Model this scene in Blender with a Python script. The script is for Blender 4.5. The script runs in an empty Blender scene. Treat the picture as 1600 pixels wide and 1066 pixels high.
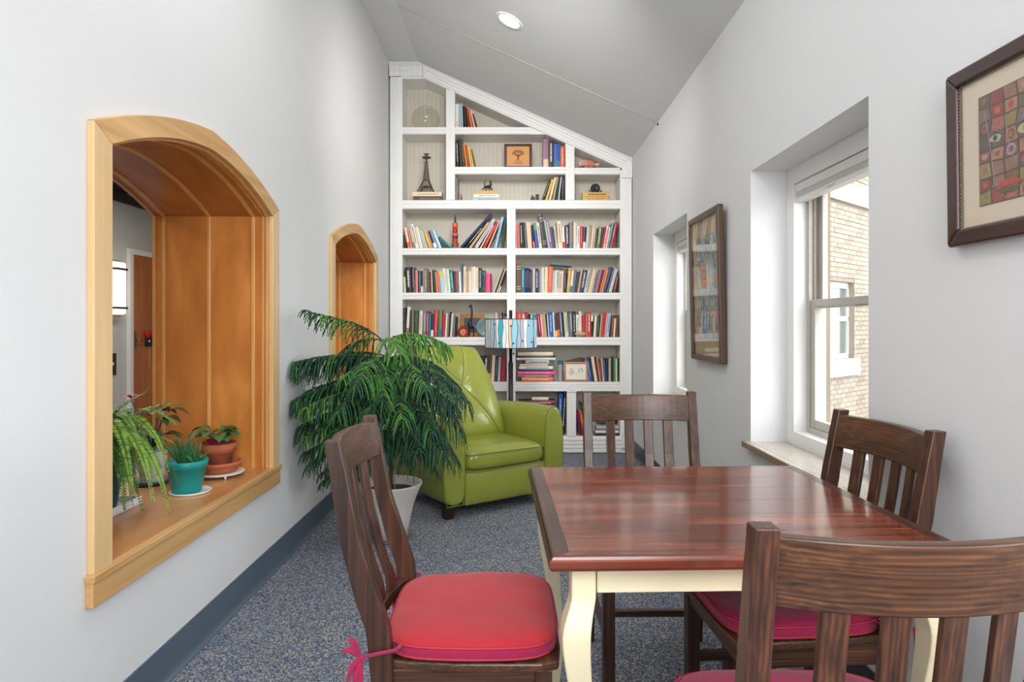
import bpy, math, random
from math import sin, cos, pi, radians, sqrt, exp, atan2, hypot
from mathutils import Vector, Matrix, Euler
random.seed(7)
S = bpy.context.scene
COL = S.collection
# ------------------------------------------------------------------ camera, world, lights, exposure
F = 1020.0; CX, CY = 803.0, 507.0; H = 1.25
cam = bpy.data.cameras.new('camera'); camo = bpy.data.objects.new('camera', cam); COL.objects.link(camo)
camo.location = (0, 0, H); camo.rotation_euler = (pi/2, 0, 0)
cam.sensor_fit = 'HORIZONTAL'; cam.sensor_width = 36; cam.lens = F/1600*36
cam.shift_x = -(CX-800)/1600; cam.shift_y = -(533-CY)/1600; cam.clip_start = 0.05; cam.clip_end = 200
S.camera = camo
S.view_settings.view_transform = 'Standard'; S.view_settings.look = 'None'
S.view_settings.exposure = 0.03; S.view_settings.gamma = 1.0; S.view_settings.use_curve_mapping = False
W = bpy.data.worlds.new('world'); S.world = W; W.use_nodes = True
bg = W.node_tree.nodes['Background']; bg.inputs[0].default_value = (0.93, 0.97, 1.0, 1); bg.inputs[1].default_value = 6.5
def area(name, loc, rot, size, power, color=(1, 1, 1)):
    l = bpy.data.lights.new(name, 'AREA'); l.shape = 'RECTANGLE'; l.size = size[0]; l.size_y = size[1]
    l.energy = power; l.color = color
    o = bpy.data.objects.new(name, l); COL.objects.link(o); o.location = loc; o.rotation_euler = rot
    return o
area('fill_light_rear', (0.35, -1.2, 2.6), (radians(38), 0, radians(14)), (1.4, 1.2), 52, (0.99, 0.993, 1.0))  # unseen fill lamp behind the camera, added to brighten the room
area('fill_light_bounce', (0.45, -2.3, 1.7), (radians(108), 0, radians(17)), (1.3, 1.6), 82, (0.99, 0.993, 1.0))  # added bounce fill behind the camera, lifts walls and ceiling
area('fill_light_mid', (-0.35, 2.3, 3.40), (0, radians(-10), 0), (0.9, 1.6), 24, (0.98, 0.99, 1.0))  # invented fill above the view; no fixture hangs here
far = area('fill_light_far', (0.0, 3.2, 3.0), (radians(72), radians(0), 0), (0.9, 0.5), 17, (1, 0.99, 0.97)); far.data.spread = radians(95)  # out-of-view fill added to light the bookcase and far end
area('corridor_fill', (-3.0, 4.6, 2.66), (0, 0, 0), (0.6, 5.0), 80, (1, 0.95, 0.88))  # unseen fill lamp added to brighten the corridor

# ------------------------------------------------------------------ helpers
def lin(c):
    return tuple((v/255/12.92) if v/255 <= 0.04045 else ((v/255+0.055)/1.055)**2.4 for v in c) + (1,)
MATS = {}
def mat(name, rgb, rough=0.5, metal=0, coat=0, spec=0.5, trans=0, emit=None, estr=0, bump=0, bscale=200, var=0, vscale=6, ior=1.45, sheen=0, alpha=1):
    if name in MATS: return MATS[name]
    m = bpy.data.materials.new(name); m.use_nodes = True; nt = m.node_tree; b = nt.nodes['Principled BSDF']
    b.inputs['Base Color'].default_value = lin(rgb); b.inputs['Roughness'].default_value = rough
    b.inputs['Metallic'].default_value = metal; b.inputs['Coat Weight'].default_value = coat
    b.inputs['Specular IOR Level'].default_value = spec; b.inputs['Transmission Weight'].default_value = trans
    b.inputs['IOR'].default_value = ior; b.inputs['Sheen Weight'].default_value = sheen
    b.inputs['Alpha'].default_value = alpha
    if emit: b.inputs['Emission Color'].default_value = lin(emit); b.inputs['Emission Strength'].default_value = estr
    tc = nt.nodes.new('ShaderNodeTexCoord')
    n = nt.nodes.new('ShaderNodeTexNoise'); n.inputs['Scale'].default_value = vscale; n.inputs['Detail'].default_value = 4
    nt.links.new(tc.outputs['Object'], n.inputs['Vector'])
    mx = nt.nodes.new('ShaderNodeHueSaturation'); mx.inputs['Color'].default_value = lin(rgb)
    mr = nt.nodes.new('ShaderNodeMapRange'); v = var or 0.03
    mr.inputs[1].default_value = 0.3; mr.inputs[2].default_value = 0.7; mr.inputs[3].default_value = 1-v; mr.inputs[4].default_value = 1+v
    nt.links.new(n.outputs[0], mr.inputs[0]); nt.links.new(mr.outputs[0], mx.inputs['Value']); nt.links.new(mx.outputs[0], b.inputs['Base Color'])
    if bump:
        n2 = nt.nodes.new('ShaderNodeTexNoise'); n2.inputs['Scale'].default_value = bscale; n2.inputs['Detail'].default_value = 3
        nt.links.new(tc.outputs['Object'], n2.inputs['Vector'])
        bp = nt.nodes.new('ShaderNodeBump'); bp.inputs['Strength'].default_value = bump; bp.inputs['Distance'].default_value = 0.004
        nt.links.new(n2.outputs[0], bp.inputs['Height']); nt.links.new(bp.outputs[0], b.inputs['Normal'])
    MATS[name] = m; return m
def wood(name, dark, light, axis='z', rough=0.4, coat=0, scale=30, stretch=0.06, contrast=(0.3, 0.7), bump=0.08, wave=0.0, coat_rough=0.1, mid=None, coarse=3.0):
    if name in MATS: return MATS[name]
    m = bpy.data.materials.new(name); m.use_nodes = True; nt = m.node_tree; b = nt.nodes['Principled BSDF']
    b.inputs['Roughness'].default_value = rough; b.inputs['Coat Weight'].default_value = coat; b.inputs['Coat Roughness'].default_value = coat_rough
    tc = nt.nodes.new('ShaderNodeTexCoord'); mp = nt.nodes.new('ShaderNodeMapping')
    s = [1, 1, 1]; s['xyz'.index(axis)] = stretch; mp.inputs['Scale'].default_value = s
    nt.links.new(tc.outputs['Object'], mp.inputs['Vector'])
    n = nt.nodes.new('ShaderNodeTexNoise'); n.inputs['Scale'].default_value = scale; n.inputs['Detail'].default_value = 6; n.inputs['Distortion'].default_value = 0.6
    n2 = nt.nodes.new('ShaderNodeTexNoise'); n2.inputs['Scale'].default_value = coarse; n2.inputs['Detail'].default_value = 3
    nt.links.new(mp.outputs[0], n.inputs['Vector']); nt.links.new(mp.outputs[0], n2.inputs['Vector'])
    mp2 = nt.nodes.new('ShaderNodeMapping'); s2 = [1, 1, 1]; s2['xyz'.index(axis)] = 0.3; mp2.inputs['Scale'].default_value = s2
    nt.links.new(tc.outputs['Object'], mp2.inputs['Vector']); nt.links.new(mp2.outputs[0], n2.inputs['Vector'])
    mx = nt.nodes.new('ShaderNodeMix'); mx.data_type = 'FLOAT'; mx.inputs[0].default_value = 0.42
    nt.links.new(n.outputs[0], mx.inputs[2]); nt.links.new(n2.outputs[0], mx.inputs[3]); src = mx.outputs[0]
    if wave:
        wv = nt.nodes.new('ShaderNodeTexWave'); wv.wave_type = 'BANDS'; wv.bands_direction = 'DIAGONAL'
        wv.bands_direction = 'Z' if axis != 'z' else 'X'; wv.inputs['Scale'].default_value = 38; wv.inputs['Distortion'].default_value = 9; wv.inputs['Detail'].default_value = 2; wv.inputs['Detail Scale'].default_value = .6; wv.inputs['Detail Roughness'].default_value = .6
        nt.links.new(mp.outputs[0], wv.inputs['Vector'])
        m3 = nt.nodes.new('ShaderNodeMix'); m3.data_type = 'FLOAT'; m3.inputs[0].default_value = wave
        nt.links.new(src, m3.inputs[2]); nt.links.new(wv.outputs['Fac'], m3.inputs[3]); src = m3.outputs[0]
    cr = nt.nodes.new('ShaderNodeValToRGB'); e = cr.color_ramp.elements
    e[0].position, e[1].position = contrast; e[0].color = lin(dark); e[1].color = lin(light)
    if mid: k = e.new((contrast[0]+contrast[1])/2); k.color = lin(mid)
    nt.links.new(src, cr.inputs[0]); nt.links.new(cr.outputs[0], b.inputs['Base Color'])
    bp = nt.nodes.new('ShaderNodeBump'); bp.inputs['Strength'].default_value = bump; bp.inputs['Distance'].default_value = 0.002
    nt.links.new(src, bp.inputs['Height']); nt.links.new(bp.outputs[0], b.inputs['Normal'])
    MATS[name] = m; return m

class MB:
    def __init__(s): s.v = []; s.f = []; s.m = []; s.sm = []; s.mi = 0; s.smooth = False; s.M = None
    def add(s, vs, fs, mi=None, smooth=None):
        o = len(s.v)
        for p in vs:
            p = Vector(p)
            if s.M is not None: p = s.M @ p
            s.v.append(p)
        for f in fs:
            s.f.append(tuple(o+i for i in f)); s.m.append(s.mi if mi is None else mi); s.sm.append(s.smooth if smooth is None else smooth)
        return s
    def box(s, x0, x1, y0, y1, z0, z1, mi=None):
        v = [(x, y, z) for z in (z0, z1) for y in (y0, y1) for x in (x0, x1)]
        return s.add(v, [(0, 2, 3, 1), (4, 5, 7, 6), (0, 1, 5, 4), (2, 6, 7, 3), (0, 4, 6, 2), (1, 3, 7, 5)], mi, False)
    def prism(s, poly, axis, a, b, mi=None, smooth=False):
        # poly in the two remaining axes (order x,y,z minus axis)
        def P(u, v, w):
            return {'x': (w, u, v), 'y': (u, w, v), 'z': (u, v, w)}[axis]
        n = len(poly); vs = [P(u, v, a) for u, v in poly] + [P(u, v, b) for u, v in poly]
        o = len(s.v)
        s.add(vs, [tuple(range(n)), tuple(range(2*n-1, n-1, -1))], mi, False)
        for i in range(n):
            j = (i+1) % n; s.f.append((o+i, o+n+i, o+n+j, o+j)); s.m.append(s.mi if mi is None else mi); s.sm.append(smooth)
        return s
    def loft(s, rings, close=True, cap=True, mi=None, smooth=True):
        n = len(rings[0]); o = len(s.v); vs = [p for r in rings for p in r]; fs = []
        for i in range(len(rings)-1):
            for j in range(n if close else n-1):
                k = (j+1) % n; fs.append((i*n+j, i*n+k, (i+1)*n+k, (i+1)*n+j))
        s.add(vs, fs, mi, smooth)
        if cap:
            for r in (list(range(n-1, -1, -1)), [(len(rings)-1)*n+j for j in range(n)]):
                s.f.append(tuple(o+i for i in r)); s.m.append(s.mi if mi is None else mi); s.sm.append(False)
        return s
    def tube(s, pts, r, n=6, mi=None, cap=True, closed=False):
        pts = [Vector(p) for p in pts]; N = len(pts); rs = r if isinstance(r, (list, tuple)) else [r]*N
        rings = []; ref = None
        for i, p in enumerate(pts):
            if closed: t = pts[(i+1) % N]-pts[i-1]
            else: t = pts[min(i+1, N-1)]-pts[max(i-1, 0)]
            t = t.normalized() if t.length > 1e-9 else Vector((0, 0, 1))
            if ref is None: ref = t.orthogonal().normalized()
            u = (ref - t*ref.dot(t)); u = u.normalized() if u.length > 1e-6 else t.orthogonal().normalized(); ref = u
            w = t.cross(u)
            rings.append([p+u*(rs[i]*cos(2*pi*k/n))+w*(rs[i]*sin(2*pi*k/n)) for k in range(n)])
        if closed: rings.append(rings[0]); cap = False
        return s.loft(rings, True, cap, mi, True)
    def lathe(s, prof, n=32, c=(0, 0, 0), mi=None, cap=False, smooth=True):
        rings = [[(c[0]+r*cos(2*pi*k/n), c[1]+r*sin(2*pi*k/n), c[2]+z) for k in range(n)] for r, z in prof]
        return s.loft(rings, True, cap, mi, smooth)
    def ball(s, c, r, n=12, mi=None):
        rx, ry, rz = (r, r, r) if not isinstance(r, (tuple, list)) else r
        rings = []
        for i in range(1, n):
            a = pi*i/n; rings.append([(c[0]+rx*sin(a)*cos(2*pi*k/n/1), c[1]+ry*sin(a)*sin(2*pi*k/n), c[2]-rz*cos(a)) for k in range(n)])
        return s.loft(rings, True, True, mi, True)
    def grid(s, fn, nu, nv, mi=None, smooth=True):
        vs = [fn(i/nu, j/nv) for j in range(nv+1) for i in range(nu+1)]
        return s.add(vs, [(j*(nu+1)+i, j*(nu+1)+i+1, (j+1)*(nu+1)+i+1, (j+1)*(nu+1)+i) for j in range(nv) for i in range(nu)], mi, smooth)
    def build(s, name, mats, parent=None, bevel=0, seg=2, sub=0, world=True, kind=None, label=None, fix=True):
        me = bpy.data.meshes.new(name)
        off = Vector((0, 0, 0))
        if parent is not None and world:
            p = parent
            while p is not None: off += p.location; p = p.parent
        me.from_pydata([tuple(p-off) for p in s.v], [], s.f)
        if not isinstance(mats, (list, tuple)): mats = [mats]
        for m in mats: me.materials.append(m)
        me.polygons.foreach_set('material_index', s.m); me.polygons.foreach_set('use_smooth', s.sm)
        if fix:
            import bmesh
            b = bmesh.new(); b.from_mesh(me); bmesh.ops.recalc_face_normals(b, faces=b.faces); b.to_mesh(me); b.free()
        me.update()
        o = bpy.data.objects.new(name, me); COL.objects.link(o)
        if parent is not None: o.parent = parent
        if bevel:
            md = o.modifiers.new('bevel', 'BEVEL'); md.width = bevel; md.segments = seg; md.limit_method = 'ANGLE'; md.angle_limit = radians(35)
            md.harden_normals = False
        if sub:
            md = o.modifiers.new('sub', 'SUBSURF'); md.levels = sub; md.render_levels = sub
        if kind: o['kind'] = kind
        if label: o['label'] = label
        return o
def thing(name, label, cat, loc=(0, 0, 0), rz=0, group=None):
    o = bpy.data.objects.new(name, None); COL.objects.link(o); o.location = loc; o.rotation_euler = (0, 0, rz); o.empty_display_size = .1
    o['label'] = label; o['category'] = cat
    if group: o['group'] = group
    return o
def tag(o, label, cat, group=None):
    o['label'] = label; o['category'] = cat
    if group: o['group'] = group
    return o
def struct(name, label=None, loc=(0, 0, 0)):
    o = bpy.data.objects.new(name, None); COL.objects.link(o); o.location = loc; o['kind'] = 'structure'
    if label: o['label'] = label
    return o
def bz(p0, p1, p2, p3, n):
    out = []
    for i in range(n+1):
        t = i/n; out.append(Vector(p0)*(1-t)**3+Vector(p1)*3*t*(1-t)**2+Vector(p2)*3*t*t*(1-t)+Vector(p3)*t**3)
    return out
def interp(xs, ys, x):
    if x <= xs[0]: return ys[0]
    for i in range(len(xs)-1):
        if x <= xs[i+1]:
            t = (x-xs[i])/(xs[i+1]-xs[i]); t2 = t*t*(3-2*t)*0.35+t*0.65
            return ys[i]+(ys[i+1]-ys[i])*t2
    return ys[-1]

# ------------------------------------------------------------------ materials
M_wall = mat('wall_paint', (219, 220, 220), 0.85, bump=0.12, bscale=90, var=0.012, vscale=2)
M_ceil = mat('ceiling_paint', (219, 220, 220), 0.9, bump=0.15, bscale=120, var=0.012, vscale=2)
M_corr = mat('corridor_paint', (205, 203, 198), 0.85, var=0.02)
M_white = mat('white_gloss_paint', (234, 233, 230), 0.38, bump=0.03, bscale=60, var=0.012)
M_bead = mat('beadboard_shade_tone', (200, 193, 179), 0.5, var=0.03)  # cubby shade is put into this tone, darker than the white carcass
M_vinyl = mat('window_vinyl', (188, 184, 175), 0.4)
M_tanv = mat('window_channel', (176, 160, 142), 0.5)
M_basel = mat('blue_grey_vinyl', (84, 98, 112), 0.42, bump=0.05, bscale=30)
M_baser = mat('charcoal_vinyl', (58, 58, 62), 0.42)
M_glass = None
def glass(name, tint=(255, 255, 255), rough=0.0, fac=0.08):
    if name in MATS: return MATS[name]
    m = bpy.data.materials.new(name); m.use_nodes = True; nt = m.node_tree; nt.nodes.clear()
    o = nt.nodes.new('ShaderNodeOutputMaterial'); mx = nt.nodes.new('ShaderNodeMixShader'); t = nt.nodes.new('ShaderNodeBsdfTransparent'); g = nt.nodes.new('ShaderNodeBsdfGlossy')
    t.inputs[0].default_value = lin(tint); g.inputs['Roughness'].default_value = rough
    fr = nt.nodes.new('ShaderNodeLayerWeight'); fr.inputs[0].default_value = .5
    pw = nt.nodes.new('ShaderNodeMath'); pw.operation = 'POWER'; pw.inputs[1].default_value = 4; nt.links.new(fr.outputs['Facing'], pw.inputs[0])
    ad = nt.nodes.new('ShaderNodeMath'); ad.operation = 'MULTIPLY_ADD'; ad.inputs[1].default_value = .45; ad.inputs[2].default_value = fac*0.3; nt.links.new(pw.outputs[0], ad.inputs[0])
    nt.links.new(ad.outputs[0], mx.inputs[0]); nt.links.new(t.outputs[0], mx.inputs[1]); nt.links.new(g.outputs[0], mx.inputs[2]); nt.links.new(mx.outputs[0], o.inputs[0])
    MATS[name] = m; return m
M_glass = glass('window_glass')
M_pglass = glass('picture_glass', fac=0.12, rough=0.02)
# carpet
def carpet():
    m = bpy.data.materials.new('carpet'); m.use_nodes = True; nt = m.node_tree; b = nt.nodes['Principled BSDF']
    b.inputs['Roughness'].default_value = 0.95; b.inputs['Specular IOR Level'].default_value = 0.1
    tc = nt.nodes.new('ShaderNodeTexCoord')
    v = nt.nodes.new('ShaderNodeTexVoronoi'); v.inputs['Scale'].default_value = 190; v.inputs['Randomness'].default_value = 1
    nt.links.new(tc.outputs['Object'], v.inputs['Vector'])
    sp = nt.nodes.new('ShaderNodeSeparateColor'); nt.links.new(v.outputs['Color'], sp.inputs[0])
    cr = nt.nodes.new('ShaderNodeValToRGB'); cr.color_ramp.interpolation = 'CONSTANT'
    cols = [(0, (72, 77, 90)), (.14, (106, 114, 128)), (.32, (144, 150, 156)), (.50, (90, 108, 138)), (.64, (178, 166, 148)), (.74, (114, 124, 132)), (.88, (78, 86, 106)), (.94, (184, 182, 178))]
    e = cr.color_ramp.elements; e[0].position = 0; e[0].color = lin(cols[0][1]); e[1].position = cols[1][0]; e[1].color = lin(cols[1][1])
    for p, c in cols[2:]:
        k = e.new(p); k.color = lin(c)
    nt.links.new(sp.outputs[0], cr.inputs[0])
    n = nt.nodes.new('ShaderNodeTexNoise'); n.inputs['Scale'].default_value = 2.2; n.inputs['Detail'].default_value = 5
    nt.links.new(tc.outputs['Object'], n.inputs['Vector'])
    mr = nt.nodes.new('ShaderNodeMapRange'); mr.inputs[1].default_value = .3; mr.inputs[2].default_value = .7; mr.inputs[3].default_value = .93; mr.inputs[4].default_value = 1.07
    nt.links.new(n.outputs[0], mr.inputs[0])
    hs = nt.nodes.new('ShaderNodeHueSaturation'); nt.links.new(mr.outputs[0], hs.inputs['Value']); nt.links.new(cr.outputs[0], hs.inputs['Color']); nt.links.new(hs.outputs[0], b.inputs['Base Color'])
    bp = nt.nodes.new('ShaderNodeBump'); bp.inputs['Strength'].default_value = .7; bp.inputs['Distance'].default_value = .004
    nt.links.new(v.outputs['Distance'], bp.inputs['Height']); nt.links.new(bp.outputs[0], b.inputs['Normal'])
    return m
M_carpet = carpet()
PAN_D, PAN_L = (172, 102, 42), (216, 144, 72)
M_panz = wood('maple_panel_z', PAN_D, PAN_L, 'z', .32, .25, 9, .3, (.32, .68), .03, .0, mid=(194, 122, 56), coarse=6)
M_pany = wood('maple_panel_y', (158, 88, 36), (196, 122, 58), 'y', .34, .25, 9, .3, (.32, .68), .03, mid=(178, 104, 46), coarse=6)
M_sillw = wood('maple_sill', (176, 118, 66), (208, 152, 96), 'y', .3, .3, 9, .2, (.3, .7), .02)
M_bat = wood('batten_wood', (196, 132, 66), (226, 168, 98), 'z', .35, .2, 20, .1, (.3, .7))
M_pinez = wood('pine_z', (204, 164, 112), (232, 200, 150), 'z', .42, .15, 30, .04, (.28, .72), .05, 0, coarse=4)
M_piney = wood('pine_y', (180, 130, 74), (222, 182, 122), 'y', .42, .15, 30, .04, (.28, .72), .05, 0, coarse=4)
M_walz = wood('walnut_stain_z', (36, 20, 14), (112, 68, 44), 'z', .38, .12, 90, .03, (.34, .68), .12, .08, coat_rough=.25, mid=(70, 42, 28))
M_walx = wood('walnut_stain_x', (44, 27, 18), (122, 80, 50), 'x', .38, .12, 110, .025, (.33, .70), .12, .12, coat_rough=.25, mid=(82, 51, 31))
M_waly = wood('walnut_stain_y', (36, 20, 14), (112, 68, 44), 'y', .38, .12, 90, .03, (.34, .68), .12, .08, coat_rough=.25, mid=(70, 42, 28))
M_top = wood('table_top_stain', (64, 26, 16), (168, 84, 50), 'x', .22, .55, 60, .03, (.33, .68), .06, 0, coat_rough=.09, mid=(108, 48, 30), coarse=9)
M_topd = wood('table_edge_stain', (44, 24, 18), (92, 54, 38), 'y', .3, .3, 60, .04, (.36, .66), .05)
M_cream = mat('cream_paint', (226, 214, 180), .4, bump=.04, bscale=40, var=.03, vscale=9)
M_leather = mat('green_leather', (140, 147, 56), .29, coat=.5, bump=.22, bscale=240, var=.07, vscale=5)
M_leatherd = mat('green_leather_piping', (116, 122, 48), .35, bump=.1)
M_blackwood = mat('espresso_wood', (38, 26, 22), .4)
M_black = mat('black_metal', (34, 33, 35), .38, metal=.4)
M_granite = mat('granite', (186, 176, 164), .25, coat=.4, var=.35, vscale=160)
M_granited = mat('granite_edge', (142, 116, 98), .35, var=.4, vscale=160)

# ------------------------------------------------------------------ room shell
XL, XR, YB, YF = -1.215, 1.15, 6.65, -2.6
XLB = -1.79; XC = -4.42
ZF, XK, ZR = 3.80, -0.93, 2.864
def ceil_z(x): return ZF if x < XK else ZF-(x-XK)*(ZF-ZR)/(XR-XK)
m = MB(); m.box(-4.6, 1.75, YF-.2, 9.6, -.12, 0); o = m.build('floor', M_carpet); o['kind'] = 'structure'; o['label'] = 'speckled blue grey carpet floor'
# ceiling: flat strip then slope
m = MB(); m.prism([(XL-.3, ZF), (XK, ZF), (XR+.3, ZF-(XR+.3-XK)*(ZF-ZR)/(XR-XK)), (XR+.3, ZF+.2), (XL-.3, ZF+.2)], 'y', YF, YB+.1)
o = m.build('ceiling', M_ceil); o['kind'] = 'structure'; o['label'] = 'sloping off white ceiling'
m = MB(); m.box(XL-.02, XR+.35, YB, YB+.15, 0, 3.9); o = m.build('wall_back', M_wall); o['kind'] = 'structure'
m = MB(); m.box(XL-.57, XR+.35, YF-.15, YF, 0, 3.95); o = m.build('wall_rear', M_wall); o['kind'] = 'structure'
# thin seam strip over the ceiling
def slope_pt(x, y, d=0): return (x, y, ceil_z(x)-d)
m = MB(); m.tube([slope_pt(x, 5.21, .001) for x in (XK, -.4, .1, .6, XR-.01)], .0028, 6); o = m.build('trim_1', mat('seam', (188, 186, 180), .7)); o['kind'] = 'structure'; o['label'] = 'thin seam line running down the sloping ceiling'
m = MB(); m.ball((XR-.004, 5.2, ceil_z(XR)-.02), .009, 8); m.build('anchor', mat('dark_hole', (40, 38, 36), .8), o)

def strips(m, xa, xb, y0, y1, zt, holes):
    """closed slab between xa and xb with holes [(y list, zbottom, ztop fn)]"""
    ys = sorted(set([y0, y1]+[y for h in holes for y in h[0]]))
    def Q(a, b, c, d): m.add([a, b, c, d], [(0, 1, 2, 3)])
    for i in range(len(ys)-1):
        a, b = ys[i], ys[i+1]; mid = (a+b)/2
        hs = [h for h in holes if h[0][0] < mid < h[0][-1]]
        segs = [((0, 0), (zt, zt))]
        if hs:
            _, zb, tf = hs[0]; segs = [((0, 0), (zb, zb)), ((tf(a), tf(b)), (zt, zt))]
            Q((xa, a, zb), (xb, a, zb), (xb, b, zb), (xa, b, zb))
            Q((xa, a, tf(a)), (xa, b, tf(b)), (xb, b, tf(b)), (xb, a, tf(a)))
        for (l0, l1), (u0, u1) in segs:
            Q((xa, a, l0), (xa, b, l1), (xa, b, u1), (xa, a, u0)); Q((xb, a, l0), (xb, a, u0), (xb, b, u1), (xb, b, l1))
        Q((xa, a, zt), (xa, b, zt), (xb, b, zt), (xb, a, zt)); Q((xa, a, 0), (xb, a, 0), (xb, b, 0), (xa, b, 0))
    for h in holes:
        for y in (h[0][0], h[0][-1]):
            z = h[2](y); Q((xa, y, h[1]), (xa, y, z), (xb, y, z), (xb, y, h[1]))
    for y in (y0, y1): Q((xa, y, 0), (xb, y, 0), (xb, y, zt), (xa, y, zt))
# pointed arch curves: spring height, apex height over half width
def archf(y0, y1, zs, za, bul=.033):
    mid = (y0+y1)/2
    def f(y):
        t = min(1, max(0, (y-y0)/(mid-y0) if y <= mid else (y1-y)/(y1-mid))); return zs+(za-zs)*t+4*bul*t*(1-t)
    return f
NA = 24
A_IN = [(1.942, 3.236), (4.372, 5.666)]
holes = []
for a, b in A_IN:
    a2, b2 = a-.02, b+.02; ys = [a2+(b2-a2)*i/NA for i in range(NA+1)]
    holes.append((ys, .505, archf(a2, b2, 1.80, 1.962)))
m = MB(); strips(m, XL, XLB, YF, YB+.1, 3.82, holes); o = m.build('wall_left', M_wall); o['kind'] = 'structure'; o['label'] = 'tall white wall with two arched wooden openings'
def arch_frame(a, b, idx, label):
    R = struct('trim_%d' % idx, label, (XL, (a+b)/2, .54))
    fi = archf(a, b, 1.786, 1.942); fo = archf(a-.086, b+.086, 1.832, 2.018)
    mid = (a+b)/2; x0, x1 = XL, XL+.022
    # casing: two uprights and two curved arch boards
    for yy0, yy1 in ((a-.086, a), (b, b+.086)):
        za, zb = (fo(yy0), fi(a)) if yy0 < a else (fi(b), fo(yy1))
        mm = MB(); mm.prism([(yy0, .537), (yy1, .537), (yy1, zb-.001), (yy0, za-.001)], 'x', x0, x1); mm.build('casing_upright', M_pinez, R, bevel=.002)
    for side in (0, 1):
        n = 14; ins, outs = [], []
        for i in range(n+1):
            t = i/n
            yi = a+(mid-a)*t if side == 0 else b+(mid-b)*t; yo = (a-.086)+(mid-a+.086)*t if side == 0 else (b+.086)+(mid-b-.086)*t
            ins.append((yi, fi(yi))); outs.append((yo, fo(yo)))
        mm = MB()
        rings = [[(x0, *ins[i]), (x1, *ins[i]), (x1, *outs[i]), (x0, *outs[i])] for i in range(n+1)]
        mm.loft(rings, True, True, smooth=False); mm.build('arch_board', M_piney, R, bevel=.002)
    # lining
    for yy0, yy1 in ((a-.018, a), (b, b+.018)):
        for xa, xb in ((XLB, -1.735), (-1.735, -1.51), (-1.51, -1.291), (-1.291, XL)):
            mm = MB(); mm.box(xa+.0008, xb-.0008, yy0, yy1, .537, 1.785); mm.build('lining_panel', M_panz, R)
    for xa, xb in ((XLB, -1.735), (-1.735, -1.51), (-1.51, -1.291), (-1.291, XL)):
        mm = MB(); n = 24; rings = []
        for i in range(n+1):
            y = a+(b-a)*i/n; rings.append([(xa+.0008, y, fi(y)), (xb-.0008, y, fi(y)), (xb-.0008, y, fi(y)+.014), (xa+.0008, y, fi(y)+.014)])
        mm.loft(rings, True, True, smooth=False); mm.build('soffit_panel', M_pany, R)
    for xc, w, pr in ((-1.735, .016, .008), (-1.51, .016, .008), (-1.291, .016, .008), (-1.243, .012, .006), (-1.783, .014, .006), (-1.222, .014, .01)):
        for sgn, yy in ((1, a), (-1, b)):
            mm = MB(); mm.box(xc-w/2, xc+w/2, min(yy, yy+sgn*pr), max(yy, yy+sgn*pr), .537, 1.784); mm.build('batten', M_bat, R, bevel=.002)
        mm = MB(); n = 24; rings = []
        for i in range(n+1):
            y = a+(b-a)*i/n; rings.append([(xc-w/2, y, fi(y)-pr), (xc+w/2, y, fi(y)-pr), (xc+w/2, y, fi(y)), (xc-w/2, y, fi(y))])
        mm.loft(rings, True, True, smooth=False); mm.build('arch_batten', M_bat, R)
    mm = MB(); mm.box(XLB-.02, XL+.001, a-.018, b+.018, .507, .537); mm.build('sill', M_sillw, R)
    mm = MB(); mm.box(XL+.001, XL+.03, a-.098, b+.1, .515, .5375); mm.build('sill_nosing', M_piney, R, bevel=.003)
    mm = MB(); mm.box(XL, XL+.024, a-.094, b+.094, .443, .515); mm.build('apron', M_piney, R, bevel=.003)
arch_frame(*A_IN[0], 2, 'large pointed arch opening lined with amber maple panels, nearest the table')
arch_frame(*A_IN[1], 3, 'farther pointed arch opening behind the tall potted conifer')
# right wall with two windows in view and one more behind the camera
WY = [(2.117, 3.170), (4.338, 5.385), (-.10, .95)]
zc = lambda z: (lambda y: z)
m = MB(); strips(m, XR, 1.324, YF, YB+.1, 2.90, [([a, b], .652, zc(1.992)) for a, b in sorted(WY)])
o = m.build('wall_right', M_wall); o['kind'] = 'structure'; o['label'] = 'off white wall with deep window recesses'
m = MB(); strips(m, 1.3245, 1.47, YF, YB+.1, 2.90, [([a+.075, b-.08], .742, zc(1.915)) for a, b in sorted(WY)])
wr = m.build('wall_right_inner', M_white); wr['kind'] = 'structure'
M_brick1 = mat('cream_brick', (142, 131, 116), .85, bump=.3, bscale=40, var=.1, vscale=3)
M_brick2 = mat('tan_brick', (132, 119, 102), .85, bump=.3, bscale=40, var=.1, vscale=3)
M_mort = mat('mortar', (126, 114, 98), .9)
m = MB(); strips(m, 1.4705, 1.496, YF, YB+.1, 3.1, [([a+.068, b-.083], .735, zc(1.93)) for a, b in sorted(WY)])
o = m.build('wall_exterior', M_brick2); o['kind'] = 'structure'
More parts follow.
